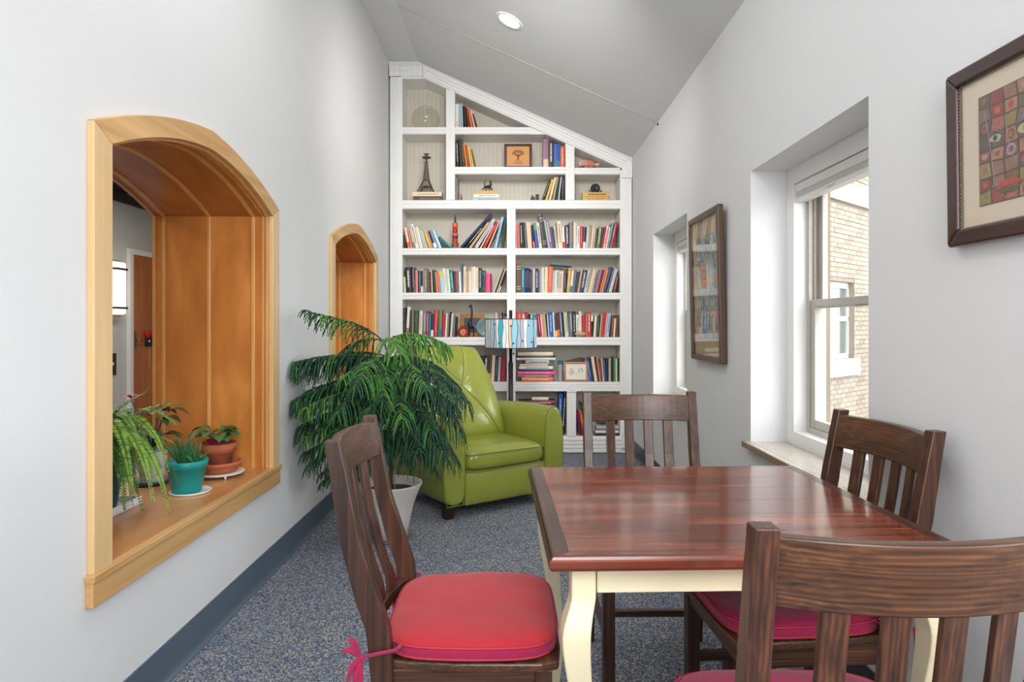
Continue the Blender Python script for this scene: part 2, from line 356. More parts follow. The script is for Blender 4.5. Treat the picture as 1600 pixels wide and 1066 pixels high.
for i, (a, b) in enumerate(WY):
    ya, yb, z0, z1 = a+.075, b-.08, .742, 1.915
    R = struct('window_%d' % (i+1), ['double hung window beside the framed face painting', 'farther double hung window beside the narrow tall picture', 'double hung window beside the camera'][i], (1.40, (a+b)/2, z0))
    mm = MB()
    x0, x1 = 1.385, 1.465; t = .026
    mm.box(x0, x1, ya, ya+t, z0, z1); mm.box(x0, x1, yb-t, yb, z0, z1); mm.box(x0, x1, ya+t, yb-t, z0, z0+t); mm.box(x0, x1, ya+t, yb-t, z1-t, z1)
    mm.build('window_frame', M_vinyl, R, bevel=.002)
    mm = MB(); mm.box(1.405, 1.412, yb-t-.012, yb-t, z0+t, z1-t); mm.box(1.405, 1.412, ya+t, ya+t+.012, z0+t, z1-t); mm.build('sash_channel', M_tanv, R)
    zm = 1.345
    for nm, xs, za, zb in (('lower_sash', 1.392, z0+t, zm+.02), ('upper_sash', 1.428, zm-.02, z1-t)):
        ws = .04; A, B = ya+t+.002, yb-t-.002
        mm = MB(); mm.box(xs, xs+.026, A, A+ws, za, zb); mm.box(xs, xs+.026, B-ws, B, za, zb); mm.box(xs, xs+.026, A+ws, B-ws, za, za+ws); mm.box(xs, xs+.026, A+ws, B-ws, zb-ws*.8, zb)
        so = mm.build('sash', M_vinyl, R, bevel=.003)
        mm = MB(); mm.box(xs+.011, xs+.014, A+ws-.004, B-ws+.004, za+ws-.004, zb-ws*.8+.004); mm.build('pane', M_glass, so)
        if nm == 'lower_sash':
            mm = MB(); yc = ya+(yb-ya)*.28; mm.box(xs-.006, xs+.02, yc-.035, yc+.035, zb-.001, zb+.009); mm.tube([(xs+.002, yc-.02, zb+.012), (xs-.012, yc+.03, zb+.014)], .006, 8); mm.build('sash_lock', M_vinyl, so, bevel=.002)
    mm = MB(); mm.box(XR-.001, 1.323, a+.001, b-.001, .653, .681); mm.box(XR-.03, XR-.001, a-.03, b+.03, .653, .681)
    mm.build('window_sill', [M_granite], R, bevel=.003)
    mm = MB(); mm.box(XR-.034, XR-.0302, a-.031, b+.031, .652, .679); mm.build('sill_edge', M_granited, R)
    T = thing('window_blind', ['raised white blind in the window by the table', 'raised white blind in the farther window', 'raised white blind in the window beside the camera'][i], 'blind', (1.36, (a+b)/2, 1.83))
    M_shade = mat('shade_fabric', (216, 215, 208), .6)
    mm = MB(); mm.box(1.332, 1.378, ya+.004, yb-.004, 1.873, 1.912); mm.build('headrail', M_white, T, bevel=.003)
    mm = MB()
    for k in range(7): mm.box(1.336+.002*(k % 2), 1.374-.002*(k % 2), ya+.006, yb-.006, 1.845+k*.004, 1.8488+k*.004)
    mm.build('folded_fabric', M_shade, T)
    mm = MB(); mm.box(1.332, 1.378, ya+.004, yb-.004, 1.826, 1.845); mm.build('bottom_rail', M_white, T, bevel=.003)
    mm = MB(); yc = (ya+yb)/2+.1; mm.tube([(1.331, yc-.03, 1.842), (1.322, yc-.01, 1.838), (1.322, yc+.02, 1.838), (1.331, yc+.035, 1.842)], .004, 8); mm.build('pull_handle', M_white, T)
# baseboards
def base_prof(x, s): return [(x, .0), (x+s*.016, .0), (x+s*.016, .004), (x+s*.007, .016), (x+s*.004, .03), (x+s*.004, .138), (x, .14)]
m = MB(); m.prism(base_prof(XL, 1), 'y', YF, 6.30); o = m.build('baseboard_left', M_basel); o['kind'] = 'structure'; o['label'] = 'blue grey vinyl baseboard'
m = MB(); m.prism(base_prof(XR, -1), 'y', YF, 6.30); o = m.build('baseboard_right', M_baser); o['kind'] = 'structure'; o['label'] = 'charcoal vinyl baseboard'
# corridor beyond the arches
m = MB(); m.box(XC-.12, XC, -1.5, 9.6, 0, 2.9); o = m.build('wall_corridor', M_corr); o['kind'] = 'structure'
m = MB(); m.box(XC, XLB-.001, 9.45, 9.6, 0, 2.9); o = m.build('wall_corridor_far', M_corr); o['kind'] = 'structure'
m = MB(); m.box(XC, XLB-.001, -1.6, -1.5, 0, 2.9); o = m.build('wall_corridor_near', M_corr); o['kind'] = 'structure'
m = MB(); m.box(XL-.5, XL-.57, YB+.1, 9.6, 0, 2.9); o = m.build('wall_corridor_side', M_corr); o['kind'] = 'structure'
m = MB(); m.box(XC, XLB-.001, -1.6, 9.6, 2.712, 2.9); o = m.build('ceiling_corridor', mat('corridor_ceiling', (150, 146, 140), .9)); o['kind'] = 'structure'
T = thing('ceiling_vent', 'dark slatted ceiling vent above the corridor seen through the large arch', 'vent', (-4.1, 6.9, 2.71))
m = MB(); m.box(-4.36, -3.85, 6.55, 6.58, 2.69, 2.711); m.box(-4.36, -3.85, 7.22, 7.25, 2.69, 2.711); m.box(-4.36, -4.33, 6.58, 7.22, 2.69, 2.711); m.box(-3.88, -3.85, 6.58, 7.22, 2.69, 2.711); m.build('vent_frame', mat('vent_metal', (60, 56, 52), .5), T)
for k in range(8):
    m = MB(); m.box(-4.33, -3.88, 6.62+k*.078, 6.645+k*.078, 2.692, 2.709); m.build('slat', mat('vent_slat', (30, 28, 27), .5), T)
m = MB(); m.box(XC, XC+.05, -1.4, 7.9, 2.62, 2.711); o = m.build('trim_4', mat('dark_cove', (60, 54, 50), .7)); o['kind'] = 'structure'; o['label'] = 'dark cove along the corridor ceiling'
# corridor door
def onC(px, y=None): # depth on corridor wall for a pixel column
    return -XC*F/(CX-px)
yd0 = onC(203); yd1 = yd0+.92
R = struct('door_1', 'orange wood corridor door seen through the large arch', (XC, (yd0+yd1)/2, 0))
M_doorw = wood('door_oak', (164, 84, 34), (206, 122, 60), 'z', .35, .3, 26, .05, (.3, .7), .04, .2)
m = MB(); m.box(XC+.004, XC+.034, yd0+.003, yd1-.003, .01, 2.05); m.build('door_leaf', M_doorw, R, bevel=.002)
m = MB(); m.box(XC, XC+.045, yd0-.07, yd0, 0, 2.12); m.box(XC, XC+.045, yd1, yd1+.07, 0, 2.12); m.box(XC, XC+.045, yd0, yd1, 2.055, 2.12); m.build('door_frame', M_white, R, bevel=.004)
m = MB(); m.box(XC+.034, XC+.04, yd0+.03, yd0+.07, .97, 1.17); m.tube([(XC+.04, yd0+.05, 1.06), (XC+.08, yd0+.05, 1.06), (XC+.085, yd0+.15, 1.06)], .009, 8); m.build('door_handle', mat('brass_dark', (150, 140, 120), .3, metal=1), R)
T = thing('door_ornament', 'small red and black cloth ornament hung on the corridor door', 'ornament', (XC+.036, yd0+.3, 1.0))
yo = yd0+.33
m = MB(); m.ball((XC+.06, yo-.06, 1.13), (.02, .055, .05), 10); m.ball((XC+.06, yo+.06, 1.13), (.02, .055, .05), 10); m.build('red_bow', mat('red_cloth', (200, 30, 40), .7), T)
m = MB(); m.box(XC+.036, XC+.06, yo-.1, yo+.1, .99, 1.09); m.build('black_panel', mat('black_cloth', (36, 30, 34), .8), T, bevel=.01)
for dy in (-.04, .05):
    m = MB(); m.ball((XC+.062, yo+dy, 1.05), (.006, .016, .016), 8); m.build('white_spot', M_white, T)
m = MB(); m.box(XC+.036, XC+.042, yo-.008, yo+.012, .72, .99); m.build('hanging_cord', mat('tan_cord', (190, 150, 110), .7), T)
# sconce on corridor wall
ys = onC(171)
T = thing('wall_sconce', 'tall glowing glass wall sconce with two bronze bands in the corridor', 'wall lamp', (XC, ys, 1.62))
M_glow = mat('sconce_glass', (255, 246, 232), .4, emit=(255, 240, 218), estr=1.5)
m = MB(); m.box(XC+.03, XC+.13, ys-.09, ys+.1, 1.36, 1.93); m.build('glass_shade', M_glow, T, bevel=.02)
M_bronze = mat('bronze', (112, 92, 72), .35, metal=.8)
for z in (1.43, 1.855):
    m = MB(); m.box(XC+.0, XC+.14, ys-.1, ys+.11, z-.012, z+.012); m.build('band', M_bronze, T, bevel=.003)
for z0, z1 in ((1.33, 1.36), (1.93, 1.955)):
    m = MB(); m.box(XC, XC+.09, ys-.06, ys+.06, z0, z1); m.build('end_cap', mat('nickel', (180, 174, 164), .35, metal=.6), T, bevel=.005)
yp = onC(173)
T = thing('wall_plate', 'dark brown wall plate with a small white switch below the sconce', 'switch plate', (XC, yp, .82))
m = MB(); m.box(XC, XC+.012, yp-.3, yp+.085, .69, .93); m.build('plate', mat('dark_brown', (58, 44, 38), .5), T, bevel=.003)
m = MB(); m.box(XC+.012, XC+.02, yp-.01, yp+.03, .8, .83); m.build('switch', M_white, T, bevel=.002)

# ------------------------------------------------------------------ building outside
P0 = Vector((5.37, 10.5, 0)); D = Vector((.748, .663, 0)).normalized(); N = Vector((.663, -.748, 0)) # wall plane
if N.dot(P0) > 0: N = -N
def ow(s, d, z): p = P0+D*s+N*d; return (p.x, p.y, z)
B = thing('brick_building', 'cream brick building outside the window by the table', 'building', (P0.x, P0.y, 0))
m = MB()
def obox(m, s0, s1, d0, d1, z0, z1, mi=None):
    v = [ow(s, d, z) for z in (z0, z1) for d in (d0, d1) for s in (s0, s1)]
    m.add(v, [(0, 2, 3, 1), (4, 5, 7, 6), (0, 1, 5, 4), (2, 6, 7, 3), (0, 4, 6, 2), (1, 3, 7, 5)], mi, False)
WS0, WS1, WZ0, WZ1 = -1.0, .25, .70, 1.93  # neighbour window
obox(m, -3.2, WS0, -.3, 0, -.5, 5.6); obox(m, WS1, 7.0, -.3, 0, -.5, 5.6); obox(m, WS0, WS1, -.3, 0, -.5, WZ0); obox(m, WS0, WS1, -.3, 0, WZ1, 5.6)
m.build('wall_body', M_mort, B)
singles = [None, None]; m = MB(); cnt = 0; ch, bl = .0765, .215
for r in range(80):
    z = -.45+r*ch; 
    if z > 5.5: break
    if 3.18 < z+ch/2 < 3.52: continue
    for k in range(-15, 30):
        s0 = k*bl+(bl/2 if r % 2 else 0); s1 = s0+bl-.01
        if s0 < -3.2 or s1 > 6: continue
        if s1 > WS0 and s0 < WS1 and z+ch > WZ0-.14 and z < WZ1:
            if s0 < WS0 and s1 > WS0: s1 = WS0
            elif s1 > WS1 and s0 < WS1: s0 = WS1
            else: continue
            if s1-s0 < .03: continue
        insight = -.55 < s0 < .62 and -.1 < z < 3.9 and cnt < 290
        if insight:
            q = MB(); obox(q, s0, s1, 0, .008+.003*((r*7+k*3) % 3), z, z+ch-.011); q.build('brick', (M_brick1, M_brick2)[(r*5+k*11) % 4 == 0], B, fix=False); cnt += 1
        else: obox(m, s0, s1, 0, .009, z, z+ch-.011)
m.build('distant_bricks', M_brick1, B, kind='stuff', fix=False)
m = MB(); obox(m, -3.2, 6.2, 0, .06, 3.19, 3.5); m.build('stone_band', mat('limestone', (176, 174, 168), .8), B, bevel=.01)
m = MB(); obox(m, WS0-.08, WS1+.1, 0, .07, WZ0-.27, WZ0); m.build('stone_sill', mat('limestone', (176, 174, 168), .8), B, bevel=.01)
m = MB()
for s0, s1, z0, z1 in ((WS0, WS0+.06, WZ0, WZ1), (WS1-.06, WS1, WZ0, WZ1), (WS0, WS1, WZ0, WZ0+.08), (WS0, WS1, WZ1-.1, WZ1), (WS0, WS1, 1.3, 1.38)): obox(m, s0, s1, -.14, -.08, z0, z1)
f = m.build('window_frame', mat('outer_frame_paint', (178, 180, 178), .6), B)
for z0, z1 in ((WZ0+.06, 1.32), (1.36, WZ1-.08)):
    m = MB(); obox(m, WS0+.04, WS1-.04, -.13, -.11, z0, z1); m.build('pane', mat('dark_pane', (84, 96, 88), .15, coat=.4), f)
m = MB(); m.box(1.58, 25, -12, 30, -1.2, -1.0); tag(m.build('ground', mat('pale_ground', (120, 116, 108), .9)), 'pale ground outside', 'ground'); bpy.data.objects['ground']['kind'] = 'structure'
del bpy.data.objects['ground']['category']

# ------------------------------------------------------------------ bookcase
YS = 6.33
K = YS/F
def X_(px, y=YS): return (px-CX)*y/F
def Z_(py, y=YS): return H+(CY-py)*y/F
BC = thing('bookcase', 'white built-in bookcase filling the far wall under the sloping ceiling', 'bookcase', (X_(798), 6.48, 0))
D0, D1 = YS, 6.62
def sb(name, x0, x1, y0, y1, d0=D0, d1=D1, bev=.002, mt=None):
    m = MB(); m.box(X_(x0), X_(x1), d0, d1, Z_(y1), Z_(y0)); return m.build(name, mt or M_white, BC, bevel=bev)
sl = lambda x: 123+(x-663)*(262-123)/(967.6-663) if x > 663 else 123   # inner slope line (px)
# beadboard back with raised beads
m = MB(); m.prism([(X_(609), 0), (X_(986), 0), (X_(986), Z_(258)), (X_(655), Z_(107)), (X_(609), Z_(107))], 'y', D1, D1+.02); m.build('back_panel', M_bead, BC)
m = MB()
for k in range(48):
    px = 630+k*7.1
    if px > 968: break
    m.box(X_(px)-.0205, X_(px)+.0205, D1-.004, D1, Z_(706), Z_(sl(px+3.5)+4 if px > 655 else 128)); m.tube([(X_(px+3.55), D1-.001, Z_(706)), (X_(px+3.55), D1-.001, Z_(sl(px+3.5)+4))], .004, 4)
m.build('beadboard', M_bead, BC, kind='stuff', fix=False)
# carcass sides and stiles (full depth)
sb('side_panel', 609, 629, 123, 682); sb('side_panel', 969, 987, 270, 682)
def grooved(name, x0, x1, y0, y1, horiz, n=3, d=.008, top=None):
    """fluted face board in front of the carcass"""
    m = MB(); X0, X1, Z0, Z1 = X_(x0), X_(x1), Z_(y1), Z_(y0)
    m.box(X0, X1, D0-.012, D0, Z0, Z1)
    for i in range(n):
        if horiz:
            w = (Z1-Z0)/n; m.box(X0, X1, D0-.012-d, D0-.012, Z0+w*i+w*.18, Z0+w*(i+1)-w*.18)
        else:
            w = (X1-X0)/n; m.box(X0+w*i+w*.18, X0+w*(i+1)-w*.18, D0-.012-d, D0-.012, Z0, Z1)
    return m.build(name, M_white, BC, bevel=.002)
def rosette(cx, cy, w=16.5, h=None):
    h = h or w
    m = MB(); m.box(X_(cx-w/2), X_(cx+w/2), D0-.026, D0, Z_(cy+h/2), Z_(cy-h/2)); o = m.build('corner_block', M_white, BC, bevel=.003)
    m = MB(); r = min(w, h)*K*.33
    def ring(R, rr): 
        pts = [(X_(cx)+R*cos(a*pi/10), D0-.026, Z_(cy)+R*sin(a*pi/10)) for a in range(20)]; m.tube(pts, rr, 6, closed=True)
    ring(r, .006); m.ball((X_(cx), D0-.026, Z_(cy)), (r*.45, .007, r*.45), 8); m.build('rosette', M_white, o)
grooved('fluted_casing', 610, 621, 121, 706, False); grooved('stile', 621, 629, 121, 706, False, 1, .004)
grooved('fluted_casing', 972, 987, 279, 681, False); grooved('stile', 968.5, 972, 266, 706, False, 1, .003)
rosette(617, 112); rosette(652, 112); rosette(979.5, 270.5, 16); rosette(979.5, 692, 16)
grooved('head_trim', 625.5, 643.5, 104, 120, True, 2)
sb('head_board', 626, 663, 105, 123)
# sloping trim
def sloped(x0, x1, off0, off1, d0, d1, name, mt=M_white):
    g = lambda x: sl(x) if x > 663 else 123-(663-x)*.4563
    m = MB(); m.prism([(X_(x0), Z_(g(x0)-off0)), (X_(x1), Z_(g(x1)-off0)), (X_(x1), Z_(g(x1)-off1)), (X_(x0), Z_(g(x0)-off1))], 'y', d0, d1); return m.build(name, mt, BC, bevel=.0015)
sloped(660, 988, 0, 17, D0, D1, 'roof_board'); sloped(660.5, 986, .5, 18, D0-.012, D0, 'slope_trim')
sloped(661, 976, 2.5, 6.5, D0-.02, D0-.012, 'slope_moulding'); sloped(661, 976, 8.5, 11.5, D0-.02, D0-.012, 'slope_moulding'); sloped(661, 978, 13.5, 18, D0-.026, D0-.012, 'slope_moulding')
# filler above to the ceiling
m = MB(); m.prism([(X_(608), Z_(107)), (X_(655), Z_(107)), (X_(988), Z_(258)), (XR, ceil_z(XR)), (XK, ZF), (XL, ZF)], 'y', D0+.002, D0+.03); m.build('filler_board', M_wall, BC)
# dividers
sb('divider', 697, 711, 137, 313); grooved('stile', 697, 711, 141, 313, False, 2, .004)
sb('divider', 883.5, 897.5, 224, 313); grooved('stile', 883.5, 897.5, 229, 313, False, 2, .004)
sb('divider', 792, 805.5, 327, 706); grooved('stile', 792, 805.5, 327, 612, False, 2, .004); grooved('stile', 792, 805.5, 613, 682, False, 2, .004)
sb('divider', 885.5, 900, 612, 682); grooved('fluted_casing', 885.5, 900, 613, 682, False, 4, .006)
rosette(893, 605, 15.5, 15.5)
def shelf(x0, x1, y0, y1, x1b=None, fl=2):
    m = MB()
    if x1b is None: m.box(X_(x0), X_(x1), D0, D1, Z_(y1), Z_(y0))
    else: m.prism([(X_(x0), Z_(y0)), (X_(x1), Z_(y0)), (X_(x1b), Z_(y1)), (X_(x0), Z_(y1))], 'y', D0, D1)
    m.build('shelf', M_white, BC, bevel=.002)
    X1 = x1 if x1b is None else x1
    m = MB(); h = (y1-y0)/fl
    m.box(X_(x0), X_(X1), D0-.006, D0-.0005, Z_(y1-.5), Z_(y0))
    for i in range(fl): m.box(X_(x0), X_(X1), D0-.012, D0-.006, Z_(y0+h*(i+1)-.9), Z_(y0+h*i+.3))
    m.build('shelf_trim', M_white, BC, bevel=.0015)
shelf(629, 697, 199, 210); shelf(711, 829, 199, 210, 853); shelf(711, 883.5, 261, 272.5); shelf(897.5, 968.5, 262.5, 273)
shelf(629, 968.5, 313, 327)
for x0, x1 in ((629, 792), (805.5, 968.5)):
    for y0, y1 in ((388, 399), (457.5, 468.5), (527, 540)): shelf(x0, x1, y0, y1, fl=2)
shelf(629, 792, 597, 612, fl=3); shelf(805.5, 968.5, 597, 612, fl=3)
sb('plinth', 609, 987, 682, 708.3)
grooved('plinth_moulding', 629, 971, 683, 707.5, True, 4, .01)
for px in (803.5,):
    m = MB(); m.lathe([(0, 0), (.006, .002), (.009, .012)], 10); 
    m2 = MB(); m2.M = Matrix.Translation((X_(802.5), D0-.018, Z_(552.5))) @ Matrix.Rotation(pi/2, 4, 'X'); m2.lathe([(0.0001, .006), (.006, .005), (.009, -.001)], 12); m2.build('screw_cap', M_black, BC)

# ------------------------------------------------------------------ books
PAL = dict(black=(34, 32, 34), white=(226, 223, 218), cream=(226, 212, 184), tan=(190, 160, 122), brown=(98, 62, 42), red=(196, 36, 38), crimson=(166, 22, 52), maroon=(98, 34, 44),
  orange=(222, 96, 38), ochre=(208, 154, 46), yellow=(226, 194, 48), green=(72, 128, 84), darkgreen=(36, 62, 52), teal=(22, 116, 130), lightblue=(148, 198, 220), blue=(32, 84, 168), navy=(32, 38, 82),
  purple=(88, 44, 112), pink=(228, 156, 164), magenta=(232, 62, 132), grey=(122, 122, 124), palegrey=(184, 188, 190), olive=(98, 98, 62), salmon=(218, 112, 98), peach=(232, 190, 168), mauve=(152, 110, 134), palegreen=(192, 208, 172), greyblue=(92, 112, 132), gold=(206, 170, 92))
NICE = dict(darkgreen='dark green', lightblue='light blue', palegrey='pale grey', palegreen='pale green', greyblue='grey blue')
nice = lambda c: NICE.get(c, c)
def bmat(c): return mat('cover_'+c, PAL[c], .42, coat=.12, var=.08, vscale=30)
M_page = mat('book_pages', (222, 210, 184), .9, var=.06, vscale=90)
ORD = 'leftmost second third fourth fifth sixth seventh eighth ninth tenth eleventh twelfth thirteenth fourteenth fifteenth sixteenth seventeenth eighteenth nineteenth twentieth'.split()
ORD += ['twenty-'+x for x in 'first second third fourth fifth sixth seventh eighth ninth'.split()]+['thirtieth']+['thirty-'+x for x in 'first second third fourth fifth sixth seventh eighth ninth'.split()]
def make_book(t, h, d, colour, acc, label, group, loc, rot, seed):
    """local: spine faces -y, x 0..t, z 0..h ; origin at bottom left front"""
    R = thing('book', label, 'book', loc, 0, group); R.rotation_euler = rot
    c = min(.0022, t*.16); rnd = random.Random(seed)
    m = MB(); rr = min(.004, t*.3)
    # case: spine with rounded corners and two boards
    m.prism([(0, d), (0, rr), (rr*.4, rr*.3), (t*.5, -rr*.25), (t-rr*.4, rr*.3), (t, rr), (t, d), (t-c, d), (t-c, rr+c), (c, rr+c), (c, d)], 'z', 0, h)
    m.build('cover', bmat(colour), R, world=False)
    m = MB(); m.box(c, t-c, rr+c, d-.004, .003, h-.004); m.build('page_block', M_page, R, world=False, fix=False)
    if acc:
        kind = acc[-1] if acc[-1] in '^_=' else ''; a = acc.rstrip('^_='); m = MB(); e = -.0008-rr*.2
        if kind == '^': m.box(t*.06, t*.94, e, .0008+rr*.3, h*.72, h*.985)
        elif kind == '_': m.box(t*.06, t*.94, e, .0008+rr*.3, h*.02, h*.3)
        elif kind == '=':
            for z in (.12, .2, .8, .88): m.box(t*.06, t*.94, e, .0008+rr*.3, h*z, h*(z+.025))
        else:
            z = h*.22
            while z < h*.86:
                l = rnd.uniform(.006, .018); m.box(t*.36, t*.66, e, .001, z, min(z+l, h*.88)); z += l+rnd.uniform(.003, .007)
        m.build('spine_band' if kind else 'spine_lettering', bmat(a), R, world=False, fix=False)
    return R
def run(spec, x0, x1, yshelf, where, group, setback=.035, depth=.17, start=0, total=None):
    """spec: 'colour width height lean accent; ...' in photo pixels, packed without overlap from x0 to x1"""
    y = YS+setback; k = y/F
    items = []
    for e in spec.split(';'):
        p = e.split()
        if not p: continue
        items.append((p[0], float(p[1])*k, float(p[2])*k, radians(float(p[3]) if len(p) > 3 else 0), p[4] if len(p) > 4 else ''))
    XA, XB = X_(x0, y), X_(x1, y)
    def corners(x, t, h, a):  # x = bottom contact x ; a>0 leans right
        if a >= 0: piv = (x, 0); L = [(-t, 0), (0, 0), (0, h), (-t, h)]
        else: piv = (x, 0); L = [(0, 0), (t, 0), (t, h), (0, h)]
        return [(piv[0]+u*cos(a)+v*sin(a), -u*sin(a)+v*cos(a)) for u, v in L]
    def extent(poly, z, right):
        xs = []
        for i in range(4):
            (xa, za), (xb, zb) = poly[i], poly[(i+1) % 4]
            if abs(zb-za) < 1e-9:
                if abs(za-z) < 1e-9: xs += [xa, xb]
            elif min(za, zb)-1e-9 <= z <= max(za, zb)+1e-9: xs.append(xa+(xb-xa)*(z-za)/(zb-za))
        return (max(xs) if right else min(xs)) if xs else None
    def pack(s):
        out = []; prev = []
        for c, w, h, a, acc in items:
            t = w*s*cos(a) if True else w
            base = corners(0, t, h, a); sh = None
            zs = [q[1] for q in base]+[i*.01 for i in range(60)]
            zs += [q[1] for p in prev[-3:] for q in p]
            need = XA-min(q[0] for q in base if q[1] < .02) if not prev else -1e9
            if not prev: need = XA-min(q[0] for q in base)
            for p in prev[-3:]:
                for z in zs:
                    l = extent(base, z, False); r = extent(p, z, True)
                    if l is not None and r is not None: need = max(need, r-l+.0004)
            poly = corners(need, t, h, a); prev.append(poly); out.append((need, t, h, a, c, acc))
        return out, max(q[0] for p in prev for q in p)
    lo, hi = .3, 1.6
    for _ in range(22):
        mid = (lo+hi)/2; o, e = pack(mid)
        if e > XB-.001: hi = mid
        else: lo = mid
    o, e = pack(lo); n = len(o)
    for i, (x, t, h, a, c, acc) in enumerate(o):
        rnd = random.Random(hash((c, i, round(yshelf))) & 0xffff if False else i*131+int(yshelf)*7+int(x0))
        # origin at local (0,0): for a>=0 pivot is bottom right corner
        if a >= 0: ox, oz = x-t*cos(a), t*sin(a)
        else: ox, oz = x, 0
        idx = i+start; ln = 'leaning left ' if a < -.12 else 'leaning right ' if a > .12 else ''
        sz = ('thin ' if t < .019 else 'thick ' if t > .042 else '')+('tall ' if h > .255 else 'short ' if h < .205 else '')
        det = ''
        if acc: 
            a_ = nice(acc.rstrip('^_=')); det = {'^': f' with {a_} top band', '_': f' with {a_} foot band', '=': f' with {a_} bands'}.get(acc[-1], f' with {a_} lettering')
        lab = f"{sz}{nice(c)} book{det}, {ln}{ORD[idx]} of {where}"
        if len(lab.replace(',', '').split()) > 16: lab = f"{nice(c)} book{det}, {ORD[idx]} of {where}"
        make_book(t, h, depth+rnd.uniform(-.02, .03), c, acc, lab, group, (ox, y+rnd.uniform(0, .014), Z_(yshelf)+.0012+oz), (0, a, 0), i*13+int(yshelf))
    return n
def flat(x0, x1, y0, y1, colour, acc, label, group, depth=.15, setback=.03, rz=0):
    y = YS+setback; t = (y1-y0)*K-.0006; h = (x1-x0)*y/F
    R = make_book(t, h, depth, colour, acc, label, group, (X_(x0, y), y, Z_(y0)+.0009), (0, pi/2, 0), int(x0+y0))
    R.rotation_euler = (0, pi/2, 0)
    if rz: R.rotation_euler = Euler((0, pi/2+rz, 0)); 
    return R
# row 1 (just under the wide rail)
g = 'books on the first row under the wide rail'; w = 'first row, left side'
n = run("black 2.5 22 -5; peach 4 33 -11 orange_; salmon 3 31 -12 maroon; tan 4 34 -13 grey_; white 5 39 -13 brown; cream 6 34 -14; lightblue 3 32 -15; cream 2.5 29 -16; ochre 5 29 -18 yellow; tan 2.5 27 -18; navy 6 29 -20 white_; lightblue 5 30 -21 white; teal 6 26 -48", 630, 706, 388, w, g)
run("navy 5 72 42; black 4 47 39 white; tan 5 49 36; palegrey 6.5 53 33 mauve; cream 2.5 42 29; red 4.5 46 27 salmon; peach 2.5 46 23; lightblue 4.5 50 13 greyblue; darkgreen 4 49 5", 718, 791.5, 388, w, g, start=n)
w = 'first row, right side'
run("pink 2.5 41 0 mauve; salmon 3.5 39 -1; black 4 41 -2 white; darkgreen 3 41 -2; grey 3 41 -3; peach 7 41 -4; black 4 37 -6 red_; blue 5 40 -7 green^; cream 5 41 -7 black; black 7.5 53 -8 grey=; palegrey 3 45 -9; grey 4.5 48 -9 white; purple 5 34 -9; palegreen 4 35 -7 darkgreen; cream 6.5 43 -4 red; white 4.5 35 -3 red_; black 6 37 -1 white; greyblue 6.5 42 0 orange; cream 5 41 0; white 5 35 1 teal; red 4.5 35 2 salmon; black 4.5 34 3 white_; palegrey 5 34 4; tan 2.5 37 5; cream 3 37 6; tan 3.5 31 6; brown 3 31 7; green 5 35 8 palegreen; darkgreen 2.5 33 8; red 2.5 35 9; pink 4.5 35 10 mauve; cream 2.5 34 10; teal 4 41 11; crimson 5 42 12", 806, 966.5, 388, w, g)
g = 'books on the second row'; w = 'second row, left side'
run("palegreen 3 25 -2; black 8.5 40 -3 white; black 5 40 -2 mauve; salmon 4.5 36 -1; navy 4.5 34 -1 greyblue; black 3 34 -1 white_; tan 2 33 -1; grey 4 39 -1 palegrey; olive 3 34 -2; maroon 3 31 -2; cream 2 33 -2; black 4 36 -4; peach 2 32 -5; orange 4 31 -5 ochre; lightblue 5.5 34 -5 yellow^; white 4.5 38 -5 pink; palegreen 5.5 37 -5; teal 5 36 -5 lightblue; maroon 7.5 34 -3 brown; white 3.5 33 -2; greyblue 2.5 46 -2; cream 4.5 41 0 tan; tan 4 33 0; white 3.5 34 0; cream 6.5 41 0 palegreen; white 4.5 39 0 ochre; black 5 39 0 palegrey; darkgreen 6 35 0 green=; magenta 6.5 31 0; crimson 2 30 0", 630, 768, 457.5, w, g)
run("palegreen 5 40 20 yellow; darkgreen 4 39 20; peach 4 38 19 grey; black 3.5 36 18 white_", 770, 791.5, 457.5, w, g, start=30)
w = 'second row, right side'
run("brown 7.5 46 0 gold=; teal 5.5 41 0 lightblue; navy 3 39 0 mauve; navy 3 39 0 mauve; navy 3 38 0 mauve; olive 2.5 36 0; palegrey 4 38 0; black 4.5 38 0 white; mauve 2.5 36 0; lightblue 2.5 37 0; cream 4 40 0; cream 4.5 40 1; orange 7 41 2 salmon; palegrey 3 35 2; white 3 35 2; palegreen 3.5 36 2 navy; peach 4 34 2 blue; cream 2.5 35 2; black 5 31 2 greyblue; ochre 4.5 39 5 cream; cream 4 35 6 teal_; greyblue 3.5 36 7; black 4 33 8 darkgreen; tan 3.5 36 9; navy 6 36 10 white; palegrey 4.5 36 11 green; tan 2.5 35 11; cream 3 38 12; peach 2.5 34 12; grey 4 33 13 black; mauve 4 37 13; maroon 2.5 36 14; orange 3.5 38 14; tan 2.5 38 14; navy 5 41 15; greyblue 3 39 15; palegrey 5 38 15; brown 4 27 12 orange", 806.5, 967.5, 457.5, w, g)
g = 'books on the third row'; w = 'third row, left side'
run("black 4 46 0; white 5 47 3 mauve_; black 4.5 42 2 brown; tan 1.8 41 1; darkgreen 9 41 1 olive; cream 6 41 2 ochre; greyblue 6 41 1 palegrey; crimson 4.5 40 1 pink; teal 4 37 1; navy 4.5 36 1 white_; red 6 43 2 salmon; olive 7.5 42 1 teal_; crimson 5 35 1; cream 3.5 37 3; grey 3 36 3; black 2.5 39 3; cream 3.5 37 4; grey 3.5 33 3; darkgreen 2 32 3", 630, 713.5, 527, w, g)
run("cream 3 38 2; grey 2.5 38 1 white; mauve 2.5 38 1; grey 2.5 38 1 white; black 2.5 38 1; grey 2 37 1; black 3.5 37 0 white", 773, 791.5, 527, w, g, start=19)
w = 'third row, right side'
